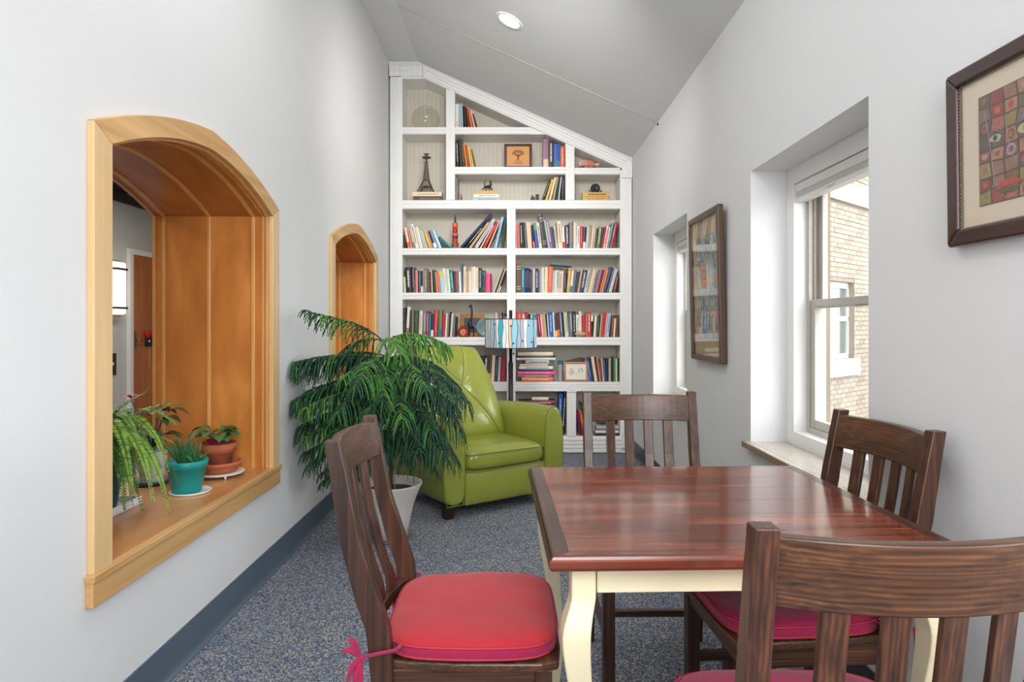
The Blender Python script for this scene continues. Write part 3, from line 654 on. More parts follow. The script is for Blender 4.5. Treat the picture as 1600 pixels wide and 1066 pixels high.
run("red 11 40 0 salmon; cream 4 35 0 red_; crimson 6 39 0 white_; black 4 36 0; cream 3 34 -2; teal 8 34 -5 lightblue; crimson 4.5 36 -6 pink; pink 4 35 -5 cream; tan 5.5 35 -5; black 2 36 -4; white 2 35 -4; blue 7 39 -3 lightblue; white 3 38 -3; darkgreen 4 34 -3 yellow_; maroon 4.5 38 -3 orange_; greyblue 4.5 39 -4 palegrey; black 3 39 -4; palegreen 3 39 -4; cream 3.5 38 -4 black; grey 2.5 37 -2; greyblue 4.5 40 -2 white; black 6 40 -1 palegrey; white 5 35 -1 grey; cream 5 40 -1; crimson 7 34 0 red; tan 2 38 0; red 6.5 40 0 white; black 4 34 0 white^; cream 4.5 33 4; darkgreen 5.5 33 4 greyblue; tan 3 37 5; red 6 38 6 brown; pink 3 37 6; lightblue 5 37 6 greyblue; maroon 2 34 6; brown 4 34 5 orange; cream 3.5 29 4; brown 4.5 34 2", 806.5, 967.5, 527, w, g)
g = 'books on the fourth row'; w = 'fourth row, left side'
run("tan 5 36 0; black 5 40 0 white; white 4 38 0; maroon 5 37 0; greyblue 4 39 0; cream 5 36 0; darkgreen 5 38 0; olive 5 38 0; red 5 37 0; palegrey 4 39 0; navy 5 40 0; brown 5 38 0 tan; cream 4 36 0; black 5 40 0; green 5 37 0; white 4 38 0; tan 5 39 0; greyblue 5 37 2; black 5 40 2 mauve; teal 5.5 36 3 white^; white 3 35 3; black 4.5 40 3 yellow_; black 6.5 41 3 white; brown 4.5 41 3 tan_; cream 4 41 3; darkgreen 4.5 39 3 greyblue; palegrey 3 38 3; crimson 6.5 40 2 red", 630, 791, 597, w, g)
w = 'fourth row, right side'
run("purple 3.5 36 -10; pink 2 34 -10; blue 6 35 -10 lightblue; darkgreen 4 37 -10; cream 6 39 -9; maroon 4 38 -8; pink 2.5 38 -8; brown 4 34 -7 orange; cream 3 36 -5 red; greyblue 3 35 -3; navy 4.5 36 -1; grey 2.5 34 0; cream 2.5 36 0; maroon 2.5 34 0; darkgreen 3 34 0; green 4 38 0; palegreen 4 36 0; black 3 36 0", 911, 967.5, 597, w, g)
# upper cubbies
g = 'books in the upper cubbies'
run("white 5 38 0 peach_; lightblue 3 37 -1; palegrey 2.5 39 -2; black 4 35 -5; brown 3 34 -8; orange 3.5 31 -10 tan; peach 2.5 28 -13; maroon 2 24 -17", 711.7, 747, 199, 'top cubby beside the fishbowl cubby', g)
run("black 4 44 -2 white; black 4.5 45 -4; brown 3.5 44 -5 grey; ochre 3 37 -7; red 3.5 36 -8 orange; cream 2 34 -9; yellow 3.5 34 -10 olive; olive 2 30 -12", 711.7, 744, 261, 'cubby with the tree plaque', g)
run("mauve 8.5 45 0 peach_; black 7.5 43 0 white; blue 10.5 37.5 0 teal_; orange 6.5 34 0 peach", 848.5, 882.5, 261, 'cubby end beside the tree plaque', g)
run("black 5 34 19 mauve; yellow 4 35 17; cream 4 38 14 white; tan 3.5 38 11; darkgreen 3 34 9; palegrey 3 38 7; black 4 38 2 grey", 846, 882.5, 313, 'cubby with the black figurine, slanting row', g)
run("grey 2.5 36 0; brown 3.5 12 0", 711.7, 720, 313, 'cubby with the black figurine, left end', g)
# books lying flat
g = 'books lying flat in the upper cubbies'
flat(644, 690, 299, 306, 'cream', 'tan', 'upper cream book lying flat under the metal tower candle holder', g); flat(646, 691, 306, 313, 'brown', 'grey', 'lower brown book lying flat under the metal tower candle holder', g)
flat(741, 780, 297, 302, 'gold', '', 'topmost gold book of the flat stack under the black figurine', g); flat(740, 780, 302, 308, 'white', 'grey', 'white book in the middle of the stack under the black figurine', g); flat(738, 782, 308, 313, 'palegrey', 'black', 'bottom pale grey book of the stack under the black figurine', g)
flat(910, 952, 299.5, 306.5, 'gold', 'brown', 'upper yellow book lying flat under the round black medallion', g); flat(910, 950, 306.5, 313, 'gold', 'orange', 'lower yellow book lying flat under the round black medallion', g)
flat(751, 783, 197.7, 199, 'brown', '', 'thin dark booklet lying flat in the top triangular cubby', g)
g = 'books stacked flat behind the floor lamp'
st = [(815, 864, 590.3, 596.9, 'orange', 'peach', 'orange book at the bottom of the flat stack beside the lamp pole'), (808, 862, 586.6, 590.3, 'grey', 'cream', 'grey book second from the bottom of the flat stack'), (809, 867, 581, 586.6, 'magenta', 'pink', 'bright pink book in the flat stack beside the lamp pole'), (811, 863, 577.8, 581, 'navy', 'greyblue', 'navy book above the pink one in the flat stack'), (811, 864, 573, 577.8, 'white', 'teal', 'white and aqua book in the middle of the flat stack'), (812, 856, 569.3, 573, 'cream', 'tan', 'cream book in the upper half of the flat stack'), (821, 858, 563.3, 569.3, 'palegrey', 'grey', 'short grey book in the upper half of the flat stack'), (807, 868, 559.3, 563.3, 'white', '', 'wide white book third from the top of the flat stack'), (806.5, 868, 556.8, 559.3, 'black', 'grey', 'wide black book second from the top of the flat stack'), (809, 864, 550.8, 556.8, 'cream', '', 'cream book on top of the flat stack')]
for a in st: flat(*a, g, depth=.16)
R = flat(860, 894, 411.2, 415.2, 'greyblue', '', 'grey blue book lying across the tops of the books, second row right side', 'books lying across upright books', depth=.15, setback=.045)
R.rotation_euler = (0, pi/2+.09, 0); R.location.z += .012
# bottom compartments
w = 'bottom compartment left of the fluted post'; g = 'books in the bottom compartments'
run("blue 8 66 2 lightblue; black 5 66 3 white", 871, 885, 682, w, g)
for i, (x0, x1, y0, y1, c, l) in enumerate([(811, 834, 626, 634, 'maroon', 'maroon book behind the armchair arm'), (832, 855, 623, 630, 'cream', 'cream book behind the armchair arm'), (855, 864.5, 627, 634, 'mauve', 'mauve book end behind the armchair arm')]):
    pass
flat(810, 868, 626.5, 634, 'maroon', 'pink', 'long maroon book lying flat just above the armchair arm', g); flat(831, 857, 621.5, 626.5, 'cream', '', 'short cream book lying flat on the long maroon one', g)
yy = 634
for k, c in enumerate(('grey', 'tan', 'palegrey', 'darkgreen', 'cream', 'brown')):
    flat(808, 866, yy, yy+8, c, '', f'{nice(c)} book lying flat in the stack behind the armchair arm', g); yy += 8
run("purple 3 34 -8; crimson 3 40 -9; orange 4 38 -10 yellow; red 3 30 -12; darkgreen 6 54 -14", 900.5, 925, 682, 'bottom compartment behind the far chair post', g)
for k, (c, y0, y1) in enumerate((('black', 678, 682), ('white', 674, 678), ('grey', 671, 674), ('palegrey', 667, 671))):
    flat(929+k, 967, y0, y1, c, '', f'{nice(c)} book lying flat in the lowest right stack, level {("bottom", "second", "third", "top")[k]}', 'flat books in the lowest right compartment')

# ------------------------------------------------------------------ ornaments on the shelves
yo = YS+.07
ZE = .0012
_Z0 = Z_
def Z_(py, y=YS): return _Z0(py, y)+ZE
def XO(px): return X_(px, yo)
kO = yo/F
M_clear = glass('bowl_glass', (249, 249, 245), 0.02, .12)
T = thing('fishbowl', 'empty round clear glass fishbowl in the top left cubby', 'fishbowl', (XO(664), D0+.144, Z_(199)+.002))
m = MB(); prof = []
for i in range(17):
    a = -1.28+i*(2.45/16); prof.append((cos(a)*.139, .125+sin(a)*.122))
prof = [(.001, .006)]+prof; m.lathe(prof, 40, (XO(664), D0+.144, Z_(199)+.002)); m.build('bowl', M_clear, T)
m = MB(); R_ = prof[-1][0]; m.tube([(XO(664)+R_*cos(a*pi/16), D0+.144+R_*sin(a*pi/16), Z_(199)+prof[-1][1]) for a in range(32)], .004, 6, closed=True); m.build('rim', M_clear, T)
# tower shaped candle holder
cx, cz = XO(665.5), Z_(299)+.009
M_pew = mat('aged_pewter', (112, 98, 86), .4, metal=.7)
T = thing('candle_holder', 'metal candle holder shaped like a lattice tower on two books', 'candle holder', (cx, yo+.04, cz)); cy = yo+.04
hh = 60*kO
def tw(z): # half width of tower at height fraction
    return interp([0, .12, .3, .34, .75, .8, 1], [.074, .052, .027, .023, .009, .008, .008], z)*1.0
m = MB()
for sx in (-1, 1):
    for sy in (-1, 1):
        m.tube([(cx+sx*tw(t/12*.8), cy+sy*tw(t/12*.8), cz+hh*t/12*.8) for t in range(13)], [.009-.004*t/12 for t in range(13)], 5)
m.build('leg_lattice', M_pew, T)
m = MB()
for z, w in ((.30, .034), (.335, .03), (.0, .078), (.78, .014)): m.box(cx-w, cx+w, cy-w, cy+w, cz+hh*z, cz+hh*(z+.02)) if z else None
for k in range(8):
    z0, z1 = .36+k*.05, .41+k*.05; w0, w1 = tw(z0), tw(z1)
    for sy in (-1, 1): m.tube([(cx-w0, cy+sy*w0, cz+hh*z0), (cx+w1, cy+sy*w1, cz+hh*z1)], .003, 4); m.tube([(cx+w0, cy+sy*w0, cz+hh*z0), (cx-w1, cy+sy*w1, cz+hh*z1)], .003, 4)
m.prism([(cx-.05, cz+hh*.13), (cx+.05, cz+hh*.13), (cx+.03, cz+hh*.29), (cx-.03, cz+hh*.29)], 'y', cy-.03, cy+.03)
for sy in (-.045,): 
    pts = [(cx+.05*cos(pi*a/8), cy+sy, cz+.005+.05*sin(pi*a/8)) for a in range(9)]; m.tube(pts, .006, 5)
m.build('platforms', M_pew, T, bevel=.001)
m = MB(); m.lathe([(.0, .79*hh), (.008, .8*hh), (.008, .86*hh), (.02, .89*hh), (.042, .9*hh), (.046, .925*hh), (.03, .93*hh), (.012, .95*hh), (.014, .985*hh), (.027, 1.0*hh), (.027, 1.01*hh), (0, 1.01*hh)], 20, (cx, cy, cz)); m.build('candle_cup', M_pew, T)
# figurine on books
cx, cz = XO(762), Z_(297); M_iron = mat('black_figure', (30, 30, 32), .4)
T = thing('figurine', 'small black leaping animal figurine on a flat stack of books', 'figurine', (cx, cy, cz))
m = MB(); m.tube([(cx-.03, cy, cz+.05), (cx-.01, cy, cz+.052), (cx+.02, cy, cz+.06), (cx+.035, cy, cz+.075)], [.008, .015, .014, .007], 8)
m.tube([(cx+.03, cy, cz+.07), (cx+.028, cy, cz+.1), (cx+.02, cy, cz+.115)], [.009, .008, .005], 6); m.tube([(cx-.03, cy, cz+.05), (cx-.035, cy, cz+.09), (cx-.02, cy, cz+.118)], [.006, .005, .002], 6)
for a, b in ((-.06, .035), (-.02, .0), (.02, .0), (.05, .01)): m.tube([(cx+a*.4, cy, cz+.05), (cx+a*.8, cy+.01, cz+.03), (cx+a, cy, cz+b)], [.008, .005, .004], 6)
m.build('body', M_iron, T)
T = thing('metal_bookend', 'pair of small dark wedge shapes beside the slanting books', 'bookend', (XO(834), yo+.05, Z_(313)))
m = MB(); m.prism([(XO(827), Z_(313)), (XO(836), Z_(313)), (XO(836), Z_(306)), (XO(833), Z_(304)), (XO(832), Z_(300.5))], 'y', yo+.02, yo+.06); m.box(XO(837), XO(842.5), yo+.03, yo+.07, Z_(313), Z_(300.5)); m.build('wedge', mat('dark_bronze', (58, 46, 38), .5, metal=.4), T, bevel=.003)
# medallion
cx, cz = XO(931), Z_(299.5)
T = thing('medallion', 'round black carved medallion on a cradle stand above yellow books', 'ornament', (cx, cy, cz))
m = MB(); m.M = Matrix.Translation((cx, cy, cz+.052)) @ Matrix.Rotation(pi/2, 4, 'X'); m.lathe([(0.0001, .014), (.025, .012), (.03, .018), (.04, .016), (.047, .006), (.047, -.006), (0.0001, -.008)], 28); m.build('disc', M_iron, T)
m = MB(); m.tube([(cx-.06, cy-.012, cz+.03), (cx-.045, cy-.012, cz+.004), (cx, cy-.012, cz+.002), (cx+.045, cy-.012, cz+.004), (cx+.06, cy-.012, cz+.03)], .006, 8); m.tube([(cx-.04, cy, cz+.004), (cx-.04, cy+.03, cz+.003)], .005, 6); m.tube([(cx+.04, cy, cz+.004), (cx+.04, cy+.03, cz+.003)], .005, 6); m.build('stand', M_iron, T)
# conch shell
cx, cz = XO(921), Z_(262.5)+.026
T = thing('conch_shell', 'pink and cream conch shell in the small sloping cubby', 'shell', (cx, yo+.07, cz)); m = MB()
rings = []
for i in range(19):
    t = i/18; x = cx-.105+.21*t; r = .010+.032*sin(pi*min(1, t*1.15))**.8*(1-.25*t)+.006*sin(t*22); r = max(r, .004)
    rings.append([(x, yo+.07+r*1.1*cos(2*pi*k/20), cz+.045+r*(.95)*sin(2*pi*k/20)*(1+.12*cos(3*2*pi*k/20))-.006*t) for k in range(20)])
m.loft(rings); m.build('shell_body', mat('shell_cream', (226, 196, 172), .35, var=.25, vscale=18), T)
m = MB(); m.grid(lambda u, v: (cx-.09+.15*u, yo+.012-.012*sin(pi*u), cz+.012+.05*v*(sin(pi*u)**.6)+.004), 12, 4); m.build('shell_lip', mat('shell_pink', (196, 118, 104), .3), T)
for k in range(5):
    m = MB(); m.tube([(cx-.02+k*.024, yo+.06, cz+.078-.003*k), (cx-.015+k*.027, yo+.055, cz+.1-.006*k)], [.008, .001], 6); m.build('spike', mat('shell_tan', (190, 130, 80), .45), T)
# tree plaque
def frame(name, cat, label, px0, px1, py0, py1, fw, fmat, inner, yy, lean=.06, depth=.018):
    x0, x1, z0, z1 = X_(px0, yy), X_(px1, yy), Z_(py1), Z_(py1)+(py1-py0)*yy/F
    T = thing(name, label, cat, ((x0+x1)/2, yy, z0)); T.rotation_euler = (-lean, 0, 0)
    w, h = (x1-x0)/2, z1-z0
    for a in (((-w, 0), (w, 0), (w-fw, fw), (-w+fw, fw)), ((-w, h), (w, h), (w-fw, h-fw), (-w+fw, h-fw)), ((-w, 0), (-w+fw, fw), (-w+fw, h-fw), (-w, h)), ((w, 0), (w-fw, fw), (w-fw, h-fw), (w, h))):
        m = MB(); m.prism(a, 'y', -depth/2, depth/2); m.build('frame_side', fmat, T, world=False, bevel=.0015)
    inner(T, w-fw, fw, h-fw); return T
M_dkframe = mat('dark_frame', (58, 24, 22), .35, coat=.3)
def tree_inner(T, w, z0, z1):
    m = MB(); m.box(-w, w, -.002, .004, z0, z1); m.build('plaque_board', mat('copper_board', (206, 146, 84), .4), T, world=False)
    M_l = mat('plaque_print', (134, 66, 44), .6); m = MB(); c = (z0+z1)/2
    m.prism([(-.014, c-.035), (.014, c-.035), (.005, c-.02), (.004, c+.015), (-.004, c+.015), (-.005, c-.02)], 'y', -.0035, -.002)
    for i in range(15):
        a = pi*(i+.5)/15; m.tube([(0, -.003, c-.01), (.03*cos(a), -.003, c+.012+.012*sin(a)), (.058*cos(a), -.003, c+.018+.042*sin(a))], [.0018, .0012, .0008], 4)
        for r in (.035, .048, .058): m.ball((r*cos(a), -.003, c+.018+r*.75*sin(a)), (.004, .001, .004), 5)
    for k, (y, l) in enumerate(((-.045, .028), (-.053, .04), (-.068, .052), (-.076, .045))): m.box(-l, l, -.0035, -.002, c+y, c+y+.003)
    m.build('tree_print', M_l, T, world=False, fix=False)
frame('framed_plaque', 'plaque', 'dark framed copper plaque with a spreading tree drawing', 788, 831, 222, 261, .024, M_dkframe, tree_inner, yo)
M_pfr = wood('small_frame_wood', (130, 86, 56), (186, 136, 96), 'x', .4, .1, 30, .1)
def sketch_inner(T, w, z0, z1):
    m = MB(); m.box(-w, w, -.002, .004, z0, z1); m.build('mat_board', mat('cream_paper', (232, 224, 206), .8), T, world=False)
    m = MB(); c = (z0+z1)/2; rnd = random.Random(5)
    for bx_, bz_, n, s in ((-.045, 0.0, 16, .03), (.045, .012, 12, .022)):
        for i in range(n):
            a = rnd.uniform(0, 6.28); r = rnd.uniform(.3, 1)*s; p = (bx_+r*cos(a)*1.1, c+bz_+r*sin(a)); b_ = rnd.uniform(0, 3.1)
            l = rnd.uniform(.005, .011); m.tube([(p[0]-l*cos(b_), -.003, p[1]-l*sin(b_)), (p[0], -.003, p[1]), (p[0]+l*cos(b_), -.003, p[1]+l*sin(b_))], [.0004, .0026, .0004], 4)
    m.tube([(-.01, -.003, c-.02), (0, -.003, c-.012), (.006, -.003, c-.016)], .0014, 4)
    m.build('ink_sketch', mat('ink', (46, 46, 44), .8), T, world=False, fix=False)
frame('framed_sketch', 'picture', 'small wood framed leaf sketch standing on the fourth row', 881, 919, 566, 597, .02, M_pfr, sketch_inner, YS+.02)
M_gold = mat('gold_frame', (140, 96, 42), .4, metal=.3, var=.2, vscale=12)
def photo_inner(T, w, z0, z1):
    m = MB(); m.box(-w, w, -.002, .004, z0, z1); m.build('photo', mat('night_blue_photo', (34, 40, 66), .3), T, world=False)
    m = MB(); rnd = random.Random(8)
    for i in range(14): m.ball((rnd.uniform(-.01, .07), -.002, z0+.02+rnd.uniform(0, .05)), (rnd.uniform(.006, .016), .0012, rnd.uniform(.004, .01)), 5)
    m.build('photo_flowers', mat('lilac_print', (168, 166, 190), .5), T, world=False, fix=False)
frame('framed_photo', 'picture', 'gold framed dark blue flower picture behind the gourd', 719, 757, 491.5, 527, .042, M_gold, photo_inner, yo+.135, lean=.04)
# gourd, giraffe, plate
cx, cz = XO(723.5), Z_(527)
T = thing('gourd', 'round red gourd ornament with a cream spiral', 'ornament', (cx, yo, cz))
m = MB(); m.lathe([(.001, 0), (.03, .002), (.05, .017), (.058, .042), (.051, .07), (.034, .09), (.018, .104), (.006, .112), (.001, .113)], 28, (cx, yo, cz)); m.build('gourd_body', mat('gourd_red', (168, 42, 34), .35, var=.15, vscale=20), T)
m = MB(); pts = []
for i in range(34):
    a = i/33*3.6*pi; r = .006+.026*i/33; x, z = cx+.008+r*cos(a), cz+.048+r*sin(a); q = max(.0, 1-((x-cx)/.0585)**2-((z-cz-.044)/.06)**2); pts.append((x, yo-.0585*sqrt(q)-.001, z))
m.tube(pts, .0036, 6); m.build('spiral', mat('spiral_cream', (226, 196, 140), .5), T)
cx = XO(734)
T = thing('giraffe_figure', 'slender black giraffe figure behind the red gourd', 'figurine', (cx, yo+.03, cz)); yg = yo+.085
m = MB(); m.tube([(cx-.018, yg, cz+.29), (cx+.004, yg, cz+.312), (cx+.014, yg, cz+.29), (cx+.018, yg, cz+.24), (cx+.012, yg, cz+.19), (cx-.005, yg, cz+.15), (cx-.012, yg, cz+.125), (cx+.01, yg, cz+.1), (cx+.035, yg, cz+.085)], [.004, .008, .007, .008, .009, .013, .02, .022, .012], 8)
for dx, dy in ((-.014, .01), (-.01, -.012), (.03, .01), (.034, -.01)): m.tube([(cx+dx, yg+dy, cz+.1), (cx+dx+.004, yg+dy, cz+.05), (cx+dx, yg+dy, cz+.001)], [.01, .005, .005], 6)
m.tube([(cx+.004, yg, cz+.31), (cx+.012, yg, cz+.327)], .003, 5); m.build('body', M_iron, T)
cx = XO(759)
T = thing('glass_plate', 'blue green glass plate standing upright behind the lamp shade', 'plate', (cx, yo+.06, cz))
m = MB(); m.M = Matrix.Translation((cx, yo+.06, cz+.098)) @ Matrix.Rotation(pi/2+.1, 4, 'X'); m.lathe([(0.0001, 0), (.05, .002), (.07, .008), (.092, .018), (.094, .021), (.091, .022), (.068, .012), (.0001, .006)], 36); m.build('plate_dish', mat('blue_green_glaze', (112, 134, 136), .2, coat=.5, var=.2, vscale=20), T)
# pebble shell on third row
cx, cz = X_(906.5, YS+.02), Z_(527)+.004
T = thing('stone_shell', 'rounded tan and grey stone shell in front of books, third row', 'shell', (cx, YS+.03, cz)); m = MB()
rings = []
for i in range(1, 12):
    a = pi*i/12; rings.append([(cx-.052*cos(a), YS+.015+.03*sin(a)*cos(2*pi*k/18), cz+.026+.026*sin(a)*sin(2*pi*k/18)*(1+.1*sin(5*a+k))) for k in range(18)])
m.loft(rings); m.build('stone_body', mat('tan_stone', (186, 164, 126), .6, var=.3, vscale=40), T)
# totem tower
cx, cz = XO(711.5), Z_(388)
T = thing('painted_tower', 'slim red, orange and green painted wooden tower with a dark green spire', 'ornament', (cx, yo-.02, cz)); k_ = kO; cy2 = yo-.02
segs = [('base', 'green', 0, 3.5, 6), ('tier', 'red', 3.5, 8, 5.6), ('tier', 'green', 8, 10.5, 5), ('tier', 'red', 10.5, 16, 4), ('tier', 'darkgreen', 16, 19.5, 4.4), ('tier', 'orange', 19.5, 24, 4.8), ('tier', 'crimson', 24, 33, 3.8), ('tier', 'orange', 33, 40, 4.6), ]
for nm, c, a, b, r in segs:
    m = MB(); a_, b_, r_ = a*k_, b*k_, r*k_; m.lathe([(.0001, a_), (r_*.86, a_), (r_, a_+(b_-a_)*.2), (r_, a_+(b_-a_)*.8), (r_*.86, b_), (.0001, b_)], 10, (cx, cy2, cz), smooth=False); m.build(nm, bmat(c), T)
m = MB(); m.lathe([(.014, 40*k_), (.011, 42*k_), (.0005, 55*k_)], 10, (cx, cy2, cz)); m.build('spire', mat('spire_green', (22, 66, 62), .4), T)
# brown carved objects at shelf ends
T = thing('dark_globe', 'mottled green rounded ornament in the lowest right compartment', 'ornament', (X_(945, yo), yo+.05, Z_(667)))
m = MB(); m.ball((X_(943, yo), yo+.07, Z_(667)+.085), (.085, .05, .085), 16); m.build('ornament_body', mat('mottled_green', (96, 106, 76), .6, var=.5, vscale=40, bump=.5, bscale=60), T)
m = MB(); m.ball((X_(961, yo), yo+.07, Z_(667)+.04), (.035, .04, .04), 10); m.build('small_lobe', mat('dark_lobe', (30, 30, 36), .5), T)
T = thing('olive_box', 'olive box end standing behind the framed leaf sketch', 'box', (X_(897, yo), yo+.1, Z_(597)))
m = MB(); m.prism([(X_(884, yo), Z_(597)), (X_(911, yo), Z_(597)), (X_(911, yo), Z_(560)), (X_(884, yo), Z_(566))], 'y', yo+.03, yo+.12); m.build('box_body', mat('olive_cloth', (88, 80, 44), .7), T, bevel=.004)
T = thing('small_tin', 'small teal topped tin between the flat books and the framed sketch', 'tin', (X_(876, yo), yo, Z_(597)))
m = MB(); m.lathe([(.0001, 0), (.024, 0), (.024, .165), (.0001, .165)], 16, (X_(875.5, yo), yo, Z_(597)), smooth=False); m.build('tin_body', mat('tin_body_grey', (168, 160, 158), .5, var=.3, vscale=50), T)
m = MB(); m.lathe([(.0001, .165), (.027, .165), (.027, .205), (.0001, .207)], 16, (X_(875.5, yo), yo, Z_(597)), smooth=False); m.build('tin_lid', bmat('teal'), T)

# ------------------------------------------------------------------ recessed ceiling light
lx, ly = -.032, 4.61; lz = ceil_z(lx); sa = atan2(ZF-ZR, XR-XK)
T = thing('recessed_light', 'round recessed downlight glowing in the sloping ceiling', 'ceiling light', (lx, ly, lz)); T.rotation_euler = (0, sa, 0)
m = MB(); m.lathe([(.076, .02), (.076, .0), (.082, -.004), (.1, -.004), (.104, .002), (.104, .01)], 40, (0, 0, -.002)); m.build('trim_ring', M_white, T, world=False)
m = MB(); m.lathe([(.0001, .004), (.076, .004)], 40, (0, 0, -.004)); m.build('diffuser', mat('downlight_glow', (255, 252, 245), .5, emit=(255, 250, 240), estr=6), T, world=False)
l = bpy.data.lights.new('downlight', 'AREA'); l.shape = 'DISK'; l.size = .14; l.energy = 9; l.color = (1, .97, .92)
o = bpy.data.objects.new('downlight', l); COL.objects.link(o); o.location = (lx-.01, ly, lz-.02); o.rotation_euler = (0, sa, 0)

# ------------------------------------------------------------------ pictures on the right wall
def wall_picture(name, label, y0, y1, z0, z1, fw, fd, mats, tilt, inner):
    """frame lies in local yz plane facing -x; hinge at bottom"""
    T = thing(name, label, 'picture', (XR-.004, (y0+y1)/2, z0)); T.rotation_euler = (0, -tilt, 0)
    w, h = (y1-y0)/2, z1-z0
    for nm, a in (('frame_rail', ((-w, 0), (w, 0), (w-fw, fw), (-w+fw, fw))), ('frame_rail', ((-w, h), (w, h), (w-fw, h-fw), (-w+fw, h-fw))), ('frame_stile', ((-w, 0), (-w+fw, fw), (-w+fw, h-fw), (-w, h))), ('frame_stile', ((w, 0), (w-fw, fw), (w-fw, h-fw), (w, h)))):
        m = MB(); m.prism(a, 'x', -fd, 0); m.build(nm, mats, T, world=False, bevel=.006, seg=3)
    inner(T, w-fw, fw, h-fw, fd)
def small_inner(T, w, z0, z1, fd):
    m = MB(); m.box(-fd*.35, -.003, -w, w, z0, z1); m.build('mat_board', mat('tan_mat', (196, 172, 138), .8), T, world=False)
    h = z1-z0; x = -fd*.35-.0012
    nt_m = bpy.data.materials.new('watercolour_print'); nt_m.use_nodes = True; nt = nt_m.node_tree; b = nt.nodes['Principled BSDF']; b.inputs['Roughness'].default_value = .7
    tc = nt.nodes.new('ShaderNodeTexCoord'); n = nt.nodes.new('ShaderNodeTexNoise'); n.inputs['Scale'].default_value = 26; n.inputs['Detail'].default_value = 9; n.inputs['Roughness'].default_value = .75; n.inputs['Distortion'].default_value = 1.5
    mp = nt.nodes.new('ShaderNodeMapping'); mp.inputs['Scale'].default_value = (1, 1.2, .5); nt.links.new(tc.outputs['Object'], mp.inputs[0]); nt.links.new(mp.outputs[0], n.inputs[0])
    cr = nt.nodes.new('ShaderNodeValToRGB'); e = cr.color_ramp.elements; e[0].position = .36; e[0].color = lin((62, 78, 104)); e[1].position = .62; e[1].color = lin((214, 208, 192))
    k = e.new(.46); k.color = lin((126, 142, 150)); k = e.new(.54); k.color = lin((176, 186, 170)); nt.links.new(n.outputs[0], cr.inputs[0]); nt.links.new(cr.outputs[0], b.inputs['Base Color'])
    for a, c in ((.12, .3), (.32, .52), (.56, .88)):
        m = MB(); m.box(x, x+.001, -w*.72, w*.72, z0+h*a, z0+h*c); m.build('print', nt_m, T, world=False)
    m = MB(); m.box(-fd*.8, -fd*.8+.002, -w-.003, w+.003, z0-.003, z1+.003); m.build('glass', M_pglass, T, world=False)
M_brf = wood('picture_frame_brown', (56, 36, 26), (96, 66, 46), 'z', .35, .3, 30, .1)
wall_picture('tall_picture', 'tall narrow brown framed watercolour hung between the two windows', 3.505, 4.10, 1.035, 1.90, .036, .034, M_brf, .024, small_inner)
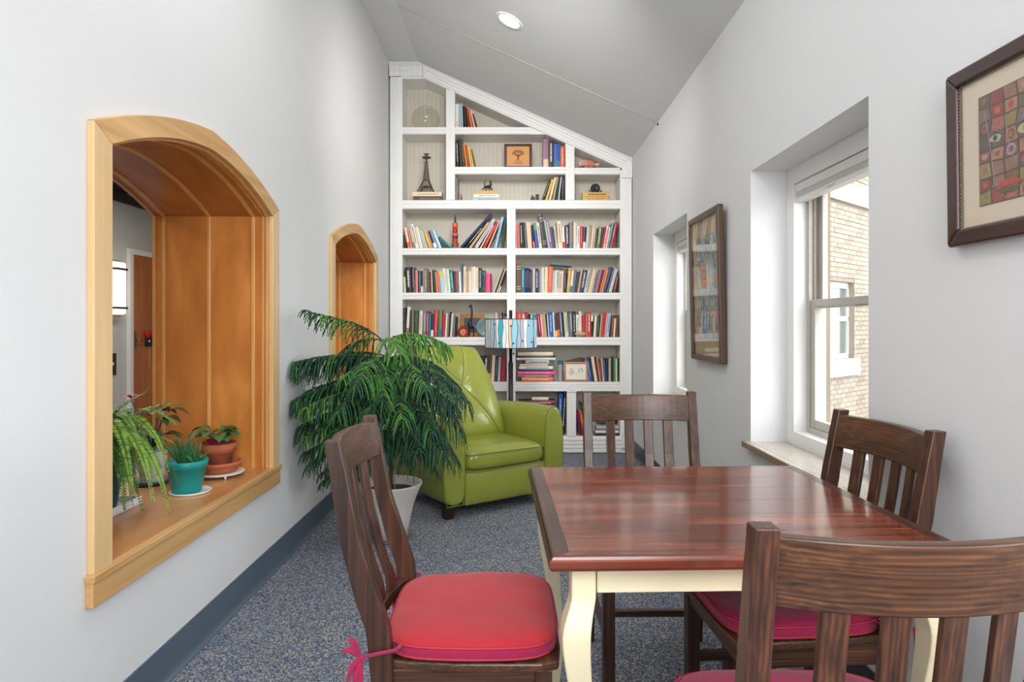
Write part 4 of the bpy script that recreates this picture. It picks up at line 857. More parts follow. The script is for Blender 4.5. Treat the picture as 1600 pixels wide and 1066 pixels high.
def big_inner(T, w, z0, z1, fd):
    m = MB(); m.box(-fd*.4, -.003, -w, w, z0, z1); m.build('mat_board', mat('beige_mat', (214, 198, 178), .85), T, world=False)
    bd = MB(); x = -fd*.6
    for y in (-w, w-.004): bd.box(x, x+.008, y, y+.004, z0, z1)
    for z in (z0, z1-.004): bd.box(x, x+.008, -w, w, z, z+.004)
    n = int((z1-z0)/.008)
    for i in range(n):
        for y in (-w+.002, w-.002): bd.box(x-.0025, x+.002, y-.002, y+.002, z0+i*.008, z0+i*.008+.004)
    bd.build('beaded_edge', mat('silver_bead', (150, 140, 124), .3, metal=.6), T, world=False, fix=False)
    a, b, c, d = -w+.062, w-.062, z0+.048, z1-.048; x = -fd*.4-.0015
    cols = [(150, 78, 72), (122, 90, 76), (160, 96, 86), (104, 92, 76), (146, 112, 94), (138, 128, 76), (168, 118, 92), (118, 80, 78), (96, 84, 74), (160, 130, 102), (142, 70, 66), (150, 140, 96), (124, 104, 94)]
    ms = [mat('paint_%s' % 'abcdefghijklm'[i], cc, .75, var=.16, vscale=60) for i, cc in enumerate(cols)]+[mat('paint_dark_lines', (92, 76, 66), .8, var=.2, vscale=50), mat('paint_lips', (172, 82, 70), .7, var=.1), mat('paint_eye', (176, 170, 136), .7), mat('paint_iris', (84, 104, 112), .7), mat('paint_pale', (156, 150, 146), .7), mat('paint_orange', (188, 104, 72), .7, var=.1), mat('paint_olive_yellow', (164, 150, 80), .7, var=.1)]
    m = MB(); m.box(x, x+.001, a, b, c, d, 13); rnd = random.Random(11); ny, nz = 8, 8; P = {}
    for i in range(ny+1):
        for j in range(nz+1):
            jy = 0 if i in (0, ny) else rnd.uniform(-.12, .12); jz = 0 if j in (0, nz) else rnd.uniform(-.12, .12); P[i, j] = (a+(b-a)*(i+jy)/ny, c+(d-c)*(j+jz)/nz)
    def patch(pts, mi, dx=.0004):
        m.prism(pts, 'x', x-dx, x-dx+.0002, mi)
    for i in range(ny):
        for j in range(nz):
            q = [P[i, j], P[i+1, j], P[i+1, j+1], P[i, j+1]]; gy = sum(p[0] for p in q)/4; gz = sum(p[1] for p in q)/4
            mi = rnd.randrange(13); q = [(gy+(p[0]-gy)*.86, gz+(p[1]-gz)*.86) for p in q]; patch(q, mi)
            r = rnd.random()
            if r < .3:
                mi2 = rnd.choice((18, 0, 17, 2, 19)); s = rnd.uniform(.35, .55); q2 = [(gy+(p[0]-gy)*s, gz+(p[1]-gz)*s) for p in q]; patch(q2, mi2, .0008)
            elif r < .55:
                R0 = abs(P[i+1, j][0]-P[i, j][0])*.3; patch([(gy+R0*cos(t*pi/6), gz+R0*sin(t*pi/6)) for t in range(12)], rnd.choice((18, 2, 17, 0)), .0008); patch([(gy+R0*.55*cos(t*pi/6), gz+R0*.55*sin(t*pi/6)) for t in range(12)], rnd.choice((0, 10, 5)), .0012)
    W_, H_ = b-a, d-c
    def ell(cy_, cz_, ry, rz_, mi, dx): patch([(cy_+ry*cos(t*pi/9), cz_+rz_*sin(t*pi/9)) for t in range(18)], mi, dx)
    for ey, ez, rr in ((b-.056, c+H_*.575, .62), (b-.152, c+H_*.57, .95)):
        ell(ey, ez, .030*rr, .013*rr, 15, .0016); ell(ey, ez, .012*rr, .011*rr, 16, .002); ell(ey, ez, .005*rr, .005*rr, 13, .0024)
        for off in (0, .007): m.tube([(x-.001, ey-.034*rr+.068*rr*t/8, ez+.006+off+.018*rr*sin(pi*t/8)) for t in range(9)], .0006, 4, mi=17)
    ly_, lz_ = b-.094, c+H_*.13
    patch([(ly_-.05, lz_), (ly_-.026, lz_+.011), (ly_-.007, lz_+.016), (ly_, lz_+.010), (ly_+.007, lz_+.016), (ly_+.026, lz_+.009), (ly_+.044, lz_-.002)], 14, .0016)
    patch([(ly_-.044, lz_-.004), (ly_+.04, lz_-.006), (ly_+.018, lz_-.018), (ly_-.018, lz_-.019)], 3, .0016)
    for pl_ in (((.02, .86), (.04, .5), (.05, .2), (.085, .02)), ((.085, .74), (.1, .42), (.115, .34), (.13, .38))): m.tube([(x-.001, b-p[0], c+H_*p[1]) for p in pl_], .0006, 4, mi=17)
    m.build('painting', ms, T, world=False, fix=False)
    m = MB(); m.box(-fd*.55, -fd*.55+.001, -w-.002, w+.002, z0-.002, z1+.002); m.build('glass', M_pglass, T, world=False)
wall_picture('face_painting', 'dark framed painting of a face made of coloured squares', 1.16, 1.69, 1.448, 1.888, .04, .026, wood('picture_frame_dark', (40, 26, 24), (74, 42, 38), 'y', .3, .4, 30, .1), .012, big_inner)

# ------------------------------------------------------------------ chairs
def rear_y(z): return interp([0, .2, .404, .519, .631, .755, .878, .975], [.03, .012, .002, .012, .048, .078, .096, .112], z)
def wid(z): return interp([0, .3, .45, .6, .75, .975], [.036, .046, .054, .056, .045, .036], z)
def make_chair(label, loc, rz):
    T = thing('dining_chair', label, 'chair', loc, rz, 'dark wood slat back dining chairs around the table')
    zs = [i*.975/26 for i in range(27)]
    for s in (-1, 1):
        x0, x1 = (s*.196, s*.231); x0, x1 = min(x0, x1), max(x0, x1)
        m = MB(); m.loft([[(x0, rear_y(z)-wid(z), z), (x1, rear_y(z)-wid(z), z), (x1, rear_y(z), z), (x0, rear_y(z), z)] for z in zs], smooth=False); m.build('back_post', M_walz, T, bevel=.003, world=False)
        m = MB(); x0, x1 = sorted((s*.182, s*.222)); m.loft([[(x0+s*0+(.004 if s > 0 else 0)*(z < .1), -.425, z), (x1, -.425, z), (x1, -.385, z), (x0, -.385, z)] for z in (0, .1, .2, .3, .43)], smooth=False); m.build('front_leg', M_walz, T, bevel=.003, world=False)
        m = MB(); x0, x1 = sorted((s*.192, s*.214)); m.box(x0, x1, -.385, -.04, .375, .43); m.build('side_apron', M_waly, T, bevel=.002, world=False)
        m = MB(); m.box(x0, x1, -.385, -.02, .185, .215); m.build('side_stretcher', M_waly, T, bevel=.003, world=False)
    m = MB(); m.box(-.182, .182, -.42, -.398, .375, .43); m.build('front_apron', M_walx, T, bevel=.002, world=False)
    m = MB(); m.box(-.196, .196, -.038, -.018, .375, .43); m.build('back_apron', M_walx, T, bevel=.002, world=False)
    m = MB(); m.box(-.192, .192, -.21, -.185, .188, .212); m.build('cross_stretcher', M_walx, T, bevel=.003, world=False)
    # seat: plank with rounded front
    pl = [(-.196, -.005), (-.215, -.05), (-.232, -.2), (-.236, -.40), (-.222, -.44), (-.15, -.45), (0, -.453), (.15, -.45), (.222, -.44), (.236, -.40), (.232, -.2), (.215, -.05), (.196, -.005), (.195, .0), (-.195, .0)]
    m = MB(); m.prism(pl, 'z', .43, .452); m.build('seat', M_walx, T, bevel=.006, world=False)
    bow = lambda x: .040*(1-(x/.2)**2)
    def slatgrid(name, x0, x1, z0, z1, th, mt, nx, off=-.012, zt=None):
        m = MB(); R1 = []
        nz = 8
        rings = []
        for i in range(nx+1):
            x = x0+(x1-x0)*i/nx; ring = []
            for j in range(nz+1): z = z0+(z1-z0)*j/nz; ring.append((x, rear_y(z)+off+bow(x)-th, z))
            for j in range(nz, -1, -1): z = z0+(z1-z0)*j/nz; ring.append((x, rear_y(z)+off+bow(x), z))
            rings.append(ring)
        m.loft(rings, True, True, smooth=False); return m.build(name, mt, T, bevel=.003, world=False)
    slatgrid('top_rail', -.198, .198, .858, .960, .024, M_walx, 16)
    slatgrid('lower_rail', -.198, .198, .456, .488, .022, M_walx, 12)
    for x in (-.117, -.039, .039, .117): 
        slatgrid('back_slat', x-.0185, x+.0185, .484, .866, .013, M_walz, 3, off=-.0165)
    return T
CH = [('dining_chair', 'dark wood dining chair at the left table side, in front of the potted conifer', (-.338, 1.762, 0), radians(91)),
      ('dining_chair', 'dark wood dining chair at the far table side, facing the camera', (.512, 2.575, 0), radians(0.5)),
      ('dining_chair', 'dark wood dining chair between the table and the window wall', (.982, 1.895, 0), radians(-86)),
      ('dining_chair', 'dark wood dining chair nearest the camera, its back turned to it', (.556, .990, 0), radians(180))]
chairs = [make_chair(l, p, r) for _, l, p, r in CH]
# tie-on cushions
def cush(name):
    """faded cotton: sun bleached rose with crimson rim as wear"""
    return name
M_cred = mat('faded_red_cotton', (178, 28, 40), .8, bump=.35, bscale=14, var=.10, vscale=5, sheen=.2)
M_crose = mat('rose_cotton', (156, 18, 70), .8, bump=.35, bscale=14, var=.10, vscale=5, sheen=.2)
M_cpipe = mat('rose_piping', (176, 44, 70), .7)
def sup(a, e=3.6): 
    c, s_ = cos(a), sin(a); r = (abs(c)**e+abs(s_)**e)**(-1/e); return r*c, r*s_
def make_cushion(label, loc, rz, top, edge):
    T = thing('seat_cushion', label, 'cushion', (loc[0], loc[1], .4525), rz, 'tie-on cushions on the dining chairs')
    n = 56; rnd = random.Random(3)
    prof = [(.90, .000), (.985, .004), (1.0, .014), (1.0, .028), (.985, .038), (.93, .045), (.8, .05), (.6, .053), (.35, .054), (.12, .0545)]
    m = MB(); rings = []
    A, Bq, cyy = .232, .215, -.232
    for pr, z in prof:
        ring = []
        for k in range(n):
            a = 2*pi*k/n; x, y = sup(a, 4.6); w_ = 1-.05*(y > 0)*y
            puck = (z > .036)*(.0016*sin(9*x*pr+2*sin(5*y*pr))*pr+.0014*sin(6*y*pr+3*x*pr)+.0012*sin(a*23)*max(0, pr-.75)*3)
            ring.append((x*A*pr*w_, cyy+y*Bq*pr, z+puck))
        rings.append(ring)
    m.loft(rings[:4], True, False, mi=1); 
    m2 = MB(); m2.loft(rings, True, True)
    m2.m = [1 if i < n*3 else 0 for i in range(len(m2.f))]; m2.sm = [True]*len(m2.f)
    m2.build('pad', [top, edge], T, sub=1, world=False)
    for pr, z in ((1.0, .034), (.992, .007)):
        m = MB(); pts = []
        for k in range(n): 
            x, y = sup(2*pi*k/n, 4.6); w_ = 1-.05*(y > 0)*y; pts.append((x*A*pr*w_, cyy+y*Bq*pr, z))
        m.tube(pts, .0032, 6, closed=True); m.build('piping', M_cpipe, T, world=False)
    for s in (-1, 1):   # ties looping round the posts with a bow
        m = MB(); bx_, by_ = s*.19, -.06
        m.tube([(s*.17, -.05, .02), (s*.205, -.063, .03), (s*.236, -.058, .035), (s*.240, -.02, .03), (s*.238, .02, .02)], [.004]*5, 6)
        c0 = (s*.24, .022, .02)
        for dx, dy, dz in ((.008, .026, .05), (.012, .04, .022), (.012, .016, -.085), (.004, .004, -.115), (.014, .03, -.05)):
            m.tube([c0, (c0[0]+s*dx*.7, c0[1]+dy*.6, c0[2]+dz*.5+.012), (c0[0]+s*dx, c0[1]+dy, c0[2]+dz)], [.005, .008, .005], 6)
        m.ball(c0, .009, 8)
        m.build('tie', edge, T, world=False)
    return T
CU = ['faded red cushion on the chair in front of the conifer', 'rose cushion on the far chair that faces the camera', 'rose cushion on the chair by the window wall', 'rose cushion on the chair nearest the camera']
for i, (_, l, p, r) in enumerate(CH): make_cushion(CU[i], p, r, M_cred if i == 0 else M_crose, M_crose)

# ------------------------------------------------------------------ table
TR = radians(1.7)
T = thing('dining_table', 'square dining table with red brown top and cream curved legs', 'table', (.527, 1.822, 0), TR)
hw, hd = .465, .434
ny = 6
for k in range(ny):
    y0 = -hd+.03+(2*hd-.06)*k/ny; y1 = -hd+.03+(2*hd-.06)*(k+1)/ny
    m = MB(); m.box(-hw+.045, hw-.045, y0+.0002, y1-.0002, .738, .76); m.build('plank', M_top, T, bevel=.0004, seg=1, world=False)
PRF = [(1, .7405), (1, .760), (.25, .760), (.16, .7575), (.08, .752), (.0, .749), (-.03, .735), (.12, .727), (1.1, .727), (1.1, .7405)]
for s in (-1, 1):
    for nm, ax, mt in (('end_board', 'x', M_topd), ('edge_moulding', 'y', M_top)):
        rings = []
        for e in (-1, 1):
            ring = []
            for p, z in PRF:
                ex, ey = hw-.045*p, hd-.030*p
                ring.append((s*ex, e*(ey-.0003), z) if ax == 'x' else (e*(ex-.0003), s*ey, z))
            rings.append(ring)
        m = MB(); m.loft(rings, smooth=False); m.build(nm, mt, T, bevel=.0006, seg=1, world=False)
m = MB(); m.box(-hw+.052, hw-.052, -hd+.035, hd-.035, .722, .7375); m.build('underboard', M_topd, T, world=False)
for sx in (-1, 1):
    m = MB(); x0, x1 = sorted((sx*(hw-.068), sx*(hw-.09))); m.box(x0, x1, -hd+.1, hd-.1, .658, .722); m.build('apron', M_cream, T, bevel=.002, world=False)
    m = MB(); y0, y1 = sorted((sx*(hd-.062), sx*(hd-.084))); m.box(-hw+.11, hw-.11, y0, y1, .658, .722); m.box(-hw+.11, hw-.11, y0-.002, y1+.002, .658, .664); m.build('apron', M_cream, T, bevel=.002, world=False)
    for sy in (-1, 1):
        prof = [(.722, .027, 0), (.66, .027, 0), (.645, .027, .001), (.625, .028, .007), (.6, .030, .014), (.575, .031, .018), (.54, .030, .017), (.5, .028, .013), (.44, .025, .005), (.36, .022, -.004), (.27, .019, -.011), (.18, .017, -.013), (.1, .017, -.008), (.05, .020, .001), (.02, .024, .008), (0, .023, .008)]
        m = MB(); cx, cyy = sx*(hw-.079), sy*(hd-.073)
        zz = [p[0] for p in prof[::-1]]; ww_ = [p[1] for p in prof[::-1]]; oo_ = [p[2] for p in prof[::-1]]
        def cat(ys, z):
            k = max(0, min(len(zz)-2, next((q for q in range(len(zz)-1) if z <= zz[q+1]), len(zz)-2))); t = (z-zz[k])/(zz[k+1]-zz[k]); p0, p1, p2, p3 = ys[max(0, k-1)], ys[k], ys[k+1], ys[min(len(ys)-1, k+2)]
            return p1+.5*t*(p2-p0+t*(2*p0-5*p1+4*p2-p3+t*(3*(p1-p2)+p3-p0)))
        prof = [(z, cat(ww_, z), cat(oo_, z)) for z in [.722*q/48 for q in range(48, -1, -1)]]
        m.loft([[(cx+sx*o+a*w, cyy+sy*o+b*w, z) for a, b in ((-1, -1), (1, -1), (1, 1), (-1, 1))] for z, w, o in prof[::-1]], smooth=False)
        # smooth vertical flow
        m.build('leg', M_cream, T, bevel=.005, seg=3, world=False)

# ------------------------------------------------------------------ armchair
AC = thing('armchair', 'green leather recliner armchair in front of the bookcase', 'armchair', (-.044, 4.39, 0), radians(35))
def rrect(x0, x1, z0, z1, r, n=5):
    pts = []
    for cx, cz, a0 in ((x1-r, z0+r, -90), (x1-r, z1-r, 0), (x0+r, z1-r, 90), (x0+r, z0+r, 180)):
        for i in range(n+1):
            a = radians(a0+90*i/n); pts.append((cx+r*cos(a), cz+r*sin(a)))
    return pts
def armpoly(s, y, grow=0):
    # outline in xz, seen from front, for side s; flares outwards mid height, round top
    pts = []; zt = .675-.03*max(0, (y-.3))/.5; xi = .325; 
    out = [(.085, .455), (.15, .475), (.3, .487), (.45, .488), (.55, .480), (.62, .463), (.655, .437)]
    inn = [(.655, .375), (.62, .345), (.55, .330), (.4, .325), (.2, .325), (.085, .325)]
    sc = zt/.675
    P_ = [(x, z*sc) for z, x in out]+[(.406, zt)]+[(x, z*sc) for z, x in inn]
    cxm, czm = .405, .36
    return [(s*(cxm+(x-cxm)*(1+grow)), czm+(z-czm)*(1+grow*.5)) for x, z in P_]
for s in (-1, 1):
    m = MB(); rings = []
    for y, g in ((.0, -.10), (.004, -.03), (.016, 0), (.1, .015), (.3, .02), (.55, .015), (.76, 0), (.80, -.06)):
        rings.append([(x, y, z) for x, z in armpoly(s, y, g)])
    m.loft(rings, True, True, smooth=True); m.build('armrest', M_leather, AC, sub=1, world=False)
    m = MB(); m.tube([(x, .010, z) for x, z in armpoly(s, 0, -.015)], .0045, 6, closed=True); m.build('arm_piping', M_leatherd, AC, world=False)
    m = MB(); x0, x1 = sorted((s*.385, s*.455)); m.loft([[(x0+.006, .035, 0), (x1-.006, .035, 0), (x1-.006, .095, 0), (x0+.006, .095, 0)], [(x0, .03, .085), (x1, .03, .085), (x1, .105, .085), (x0, .105, .085)]], smooth=False); m.build('leg', M_blackwood, AC, bevel=.003, world=False)
    m = MB(); m.loft([[(x0+.006, .715, 0), (x1-.006, .715, 0), (x1-.006, .765, 0), (x0+.006, .765, 0)], [(x0, .7, .075), (x1, .7, .075), (x1, .77, .075), (x0, .77, .075)]], smooth=False); m.build('leg', M_blackwood, AC, bevel=.003, world=False)
def puff(x0, x1, y0, y1, z0, z1, e=5, bulge=.0, n=28, name='cushion', crown=.02, wr=0):
    m = MB(); cx, cyy, cz = (x0+x1)/2, (y0+y1)/2, (z0+z1)/2; a, b, c = (x1-x0)/2, (y1-y0)/2, (z1-z0)/2
    rings = []
    for i in range(1, 15):
        ph = -pi/2+pi*i/15; cp = (abs(cos(ph)))**(2/e)*1.0; sp = (abs(sin(ph)))**(2/3.2)*(1 if ph > 0 else -1); ring = []
        for k in range(n):
            th = 2*pi*k/n; ct = abs(cos(th))**(2/e)*(1 if cos(th) > 0 else -1); st = abs(sin(th))**(2/e)*(1 if sin(th) > 0 else -1)
            z = cz+c*sp
            if sp > 0: z += crown*(1-(cp*ct)**2)*(1-(cp*st)**2)*sp
            ring.append((cx+a*cp*ct, cyy+b*cp*st-wr*sin(9*ct+2*sp)*abs(sp < .9), z))
        rings.append(ring)
    m.loft(rings); return m
m = puff(-.322, .322, -.022, .62, .285, .43, e=9, crown=.035, n=56); m.build('seat_cushion', M_leather, AC, sub=1, world=False)
def rr_ring(x0, x1, y0, y1, z, r=.03): return [(p[0], p[1], z) for p in rrect(x0, x1, y0, y1, r)]
for z, dx in ((.405, .0), (.296, .0)):
    m = MB(); m.tube([(-.31, .03, z), (-.312, .0, z), (-.295, -.021, z-.0), (0, -.0245, z), (.295, -.021, z), (.312, .0, z), (.31, .03, z)], .004, 6); m.build('cushion_piping', M_leatherd, AC, world=False)
def footrest(u, v):
    x = -.322+.644*u; z = .285-.205*v
    d = .018*sin(pi*v)**.5*(1-abs(2*u-1)**8)
    wrk = .0028*sin(26*u+3*sin(7*u))*max(0, (v-.45))*1.5+.0016*sin(61*u)*max(0, v-.6)
    return (x, .0-d+wrk+.006, z)
m = MB(); m.grid(footrest, 64, 20); m.grid(lambda u, v: (-.322+.644*u, .05, .285-.205*v), 2, 2)
m.build('footrest_panel', M_leather, AC, world=False)
m = MB(); m.box(-.33, .33, .03, .78, .085, .30); m.build('base', M_leather, AC, bevel=.01, world=False)
# reclined back with crossing seams and a button
def backf(u, v, front=True):
    # u -1..1, v 0..1
    z = .40+.665*v; lean = .50+.30*v+.02*v*v
    w = .325-.02*v if v < .5 else .315-.075*((v-.5)/.5)**1.6
    edge = (1-abs(u)**6)*(1-abs(2*v-1)**7)
    th = .085*edge**.5 if edge > 0 else 0
    d = 0
    if front:
        cu, cv = .06, .585
        uu, vv = (u-cu), (v-cv)
        def seg(ax, av, bx, bv):
            px, pv = u-ax, (v-av)*1.2; dx, dv = bx-ax, (bv-av)*1.2; t = max(0, min(1, (px*dx+pv*dv)/(dx*dx+dv*dv))); return hypot((px-dx*t)*.32, (pv-dv*t)*.58)
        ds = min(seg(cu, cv, .42, 1.02), seg(cu, cv, .80, .0), seg(cu, cv, -.85, .98), seg(cu, cv, -.55, -.02))
        d = .016*exp(-(ds/.03)**1.0)+.040*exp(-(hypot(uu*.32, vv*.7)/.075)**1.2)
        bul = .035*exp(-((u*.7)**2+((v-.22)*2.2)**2))
        rad = atan2(vv, uu); d -= .0022*sin(rad*15+3*sin(rad*3))*exp(-(hypot(uu*.32, vv*.7)/.14)**2)*1.0
        th += bul*edge
    x = u*w
    if front: return (x, lean-th+d*edge**.3 if edge > 0 else lean, z+.018*(1-u*u)*(v > .5)*(2*v-1))
    return (x, lean+th*.9+.02, z+.018*(1-u*u)*(v > .5)*(2*v-1))
m = MB(); n1, n2 = 72, 60
m.grid(lambda u, v: backf(2*u-1, v), n1, n2); m.grid(lambda u, v: backf(2*u-1, v, False), n1, n2)
ed = [(-1+2*i/n1, 0) for i in range(n1)]+[(1, j/n2) for j in range(n2)]+[(1-2*i/n1, 1) for i in range(n1)]+[(-1, 1-j/n2) for j in range(n2)]
m.loft([[backf(u, v) for u, v in ed], [backf(u, v, False) for u, v in ed]], True, False)
m.build('backrest', M_leather, AC, world=False)
for (a, b), (c, d) in (((.06, .585), (.42, 1.0)), ((.06, .585), (.80, .0)), ((.06, .585), (-.85, .98))):
    m = MB(); pts = []
    for i in range(15):
        t = i/14; sw = .05*sin(pi*t)*(1 if c > .6 else -1 if d > .9 and c > 0 else .4); p = backf(a+(c-a)*t+sw, b+(d-b)*t); pts.append((p[0], p[1]-.001, p[2]))
    m.tube(pts, .0034, 5); m.build('seam', M_leatherd, AC, world=False)
p = backf(.06, .585); m = MB(); m.ball((p[0], p[1]-.001, p[2]), (.012, .006, .012), 8); m.build('button', M_leatherd, AC, world=False)

# ------------------------------------------------------------------ floor lamp
lx, ly = (798-CX)*5.75/F, 5.75; kL = 5.75/F
def ZL(py): return H+(CY-py)*kL
T = thing('floor_lamp', 'dark floor lamp with a striped drum shade behind the armchair', 'floor lamp', (lx, ly, 0))
m = MB(); m.lathe([(.0001, 0), (.14, 0), (.145, .008), (.14, .018), (.03, .024), (.02, .03), (.0001, .03)], 36, (lx, ly, 0)); m.build('base', M_black, T)
m = MB(); m.tube([(lx, ly, .02), (lx, ly, ZL(566))], .021, 16); m.build('pole', M_black, T)
m = MB(); m.tube([(lx, ly, ZL(566)), (lx, ly, ZL(485))], .014, 14); m.build('upper_pole', M_black, T)
zb, zt = ZL(543), ZL(499); R0 = .229
bounds = [(85, 'gg'), (103, 'w'), (118, 'k'), (124, 'pg'), (143, 'k'), (148, 'gb'), (180, 'k'), (186, 'gr'), (203, 'k'), (207, 'w'), (226, 'k'), (229, 't'), (266, 'k'), (270, 'w'), (296, 'k'), (300, 'w'), (325, 'k'), (330, 'c'), (356, 'k'), (362, 'lb'), (405, 'k'), (412, 'gr'), (438, 'k'), (443, 'gr'), (472, 'k'), (476, 'w'), (503, 'k'), (506, 'gb'), (530, 'lb'), (566, 'k'), (572, 'gb'), (588, 'w')]
cmap = {'gg': (150, 176, 176), 'w': (236, 236, 232), 'k': (62, 66, 78), 'pg': (206, 216, 204), 'gb': (164, 190, 204), 'gr': (176, 182, 196), 't': (72, 172, 186), 'c': (222, 200, 160), 'lb': (150, 204, 226)}
keys = list(cmap); sm_ = [mat('shade_'+k, cmap[k], .8, trans=0) for k in keys]
angs = [math.asin(max(-1, min(1, (b-345)/262))) for b, _ in bounds]+[pi/2]
allb = [(a, bounds[i][1]) for i, a in enumerate(angs[:-1])]+[(a+pi, bounds[i][1]) for i, a in enumerate(angs[:-1])]
allb.sort(); m = MB(); nz = 10
for i, (a, k) in enumerate(allb):
    b = allb[(i+1) % len(allb)][0]+(2*pi if i == len(allb)-1 else 0); nu = max(1, int((b-a)/.12))
    ph = i//2*1.7; ph2 = (i+1)//2*1.7
    def fn(u, v, a=a, b=b, ph=ph, ph2=ph2):
        A_ = a+.018*sin(v*5+ph)+.012*sin(v*9+ph*2); B_ = b+.018*sin(v*5+ph2)+.012*sin(v*9+ph2*2); t = A_+(B_-A_)*u
        return (lx+R0*sin(t), ly-R0*cos(t), zb+(zt-zb)*v)
    m.grid(fn, nu, nz, keys.index(k))
m.build('lamp_shade', sm_, T, fix=False)
m = MB(); 
for z in (zb, zt): m.tube([(lx+R0*cos(a*pi/24), ly+R0*sin(a*pi/24), z) for a in range(48)], .0035, 6, closed=True)
for a in range(3): m.tube([(lx, ly, zt-.01), (lx+R0*cos(a*2.094), ly+R0*sin(a*2.094), zt-.004)], .003, 5)
m.build('shade_ring', mat('shade_rim', (60, 70, 76), .6), T)
m = MB()
for px, py in ((192, 168), (348, 185), (232, 355), (460, 332), (518, 180), (550, 345), (372, 356)):
    t = math.asin((px-345)/262); z = zt-(py-118)/285*(zt-zb); m.ball((lx+(R0+.0005)*sin(t), ly-(R0+.0005)*cos(t), z), (.008, .003, .008), 6)
m.build('shade_knot', mat('shade_ink', (40, 42, 50), .8), T, fix=False)

# ------------------------------------------------------------------ potted conifer
M_pot = mat('stone_grey_pot', (196, 190, 186), .55, bump=.05, bscale=60)
M_soil = mat('soil', (52, 38, 30), .95, bump=.8, bscale=60, var=.3, vscale=60)
M_trunk = mat('trunk_bark', (96, 76, 56), .85, bump=.6, bscale=80)
px_, py_ = -.722, 3.82
T = thing('potted_conifer', 'tall drooping indoor conifer in a tapered pale grey pot by the left wall', 'potted plant', (px_, py_, 0))
m = MB(); m.lathe([(.0001, .012), (.095, .012), (.1, .015), (.112, .10), (.135, .2), (.165, .28), (.183, .315), (.185, .322), (.181, .326), (.165, .324), (.158, .30), (.14, .26), (.0001, .26)], 48, (px_, py_, 0)); pt = m.build('pot', M_pot, T)
m = MB(); m.lathe([(.0001, 0), (.118, 0), (.13, .016), (.126, .018), (.113, .006), (.0001, .006)], 40, (px_, py_, 0)); m.build('saucer', mat('pot_saucer', (120, 116, 112), .5), T)
m = MB(); m.lathe([(.0001, .283), (.09, .286), (.155, .279)], 36, (px_, py_, 0)); m.build('soil', M_soil, T)
m = MB(); m.tube([(px_, py_, .27), (px_+.005, py_, .5), (px_-.003, py_, .8), (px_+.004, py_-.01, 1.0), (px_-.03, py_-.03, 1.145)], [.014, .012, .009, .006, .004], 8); m.build('trunk', M_trunk, T)
m = MB(); m.tube([(px_+.03, py_-.03, .28), (px_+.028, py_-.02, .98)], .004, 6); m.build('support_stick', mat('cane', (190, 160, 110), .6), T)
M_leafs = [mat('conifer_dark', (26, 68, 46), .5, var=.3, vscale=20), mat('conifer_mid', (52, 112, 44), .5, var=.3, vscale=20), mat('conifer_light', (84, 140, 46), .5, var=.3, vscale=20)]
rnd = random.Random(21)
def finger(m, p, d0, L, r, mi):
    """drooping rope-like branchlet"""
    pts, rs = [], []; p = Vector(p); d = Vector(d0).normalized(); n = 13; st = L/n
    for i in range(n+1):
        if p.x < XL+.012: p.x = XL+.012
        pts.append(p.copy()); rs.append((r if i % 2 else r*.55)*(1-.5*i/n))
        d = (d+Vector((0, 0, -1))*.17+Vector((rnd.uniform(-.05, .05), rnd.uniform(-.05, .05), 0))).normalized(); p = p+d*st
    m.tube(pts, rs, 5, mi=mi)
def conifer_branch(start, az, L, rise, droop, flen, tone):
    """az in degrees, 0 = +x, -90 = towards camera"""
    a = radians(az); h = Vector((cos(a), sin(a), 0)); s = Vector(start)
    pts = bz(s, s+h*L*.35+Vector((0, 0, rise)), s+h*L*.7+Vector((0, 0, rise*.8-droop*.3)), s+h*L+Vector((0, 0, rise-droop)), 22)
    for q in pts: q.x = max(q.x, XL+.02)
    m = MB(); m.tube(pts, [.005-.0035*i/22 for i in range(23)], 6, mi=3)
    cum = 0; side = Vector((-h.y, h.x, 0))
    nf = int(L/.0145)
    for i in range(nf):
        t = .12+.88*(i+.5)/nf; j = min(21, int(t*22)); q = pts[j].lerp(pts[j+1], t*22-j); tang = (pts[j+1]-pts[j]).normalized()
        fl = flen*(.55+.6*sin(pi*min(1, t*.85+.12)))*(1-.35*max(0, t-.75)*4*.6)*rnd.uniform(.8, 1.15)
        for sd in (-1, 1):
            d = side*sd*rnd.uniform(.75, 1.1)+tang*rnd.uniform(.45, .9)+Vector((0, 0, rnd.uniform(-.1, .35)))
            mi = (tone if tone != 1 or rnd.random() < .45 else 0) if rnd.random() < .75 else min(2, max(0, tone+rnd.choice((-1, 1))))
            finger(m, q, d, fl, .0058, mi)
    finger(m, pts[-1], (pts[-1]-pts[-2]), flen*.5, .005, tone)
    m.build('branch', M_leafs+[M_trunk], T, fix=False)
tp = (px_-.03, py_-.03, 1.145)
conifer_branch(tp, -140, .47, .15, -.03, .13, 1)
conifer_branch(tp, -14, .38, .09, .10, .20, 2)
conifer_branch(tp, -60, .26, .06, .12, .16, 2)
conifer_branch(tp, 170, .26, .05, .10, .15, 1)
conifer_branch((px_, py_-.01, 1.12), 60, .26, .08, .05, .12, 1)
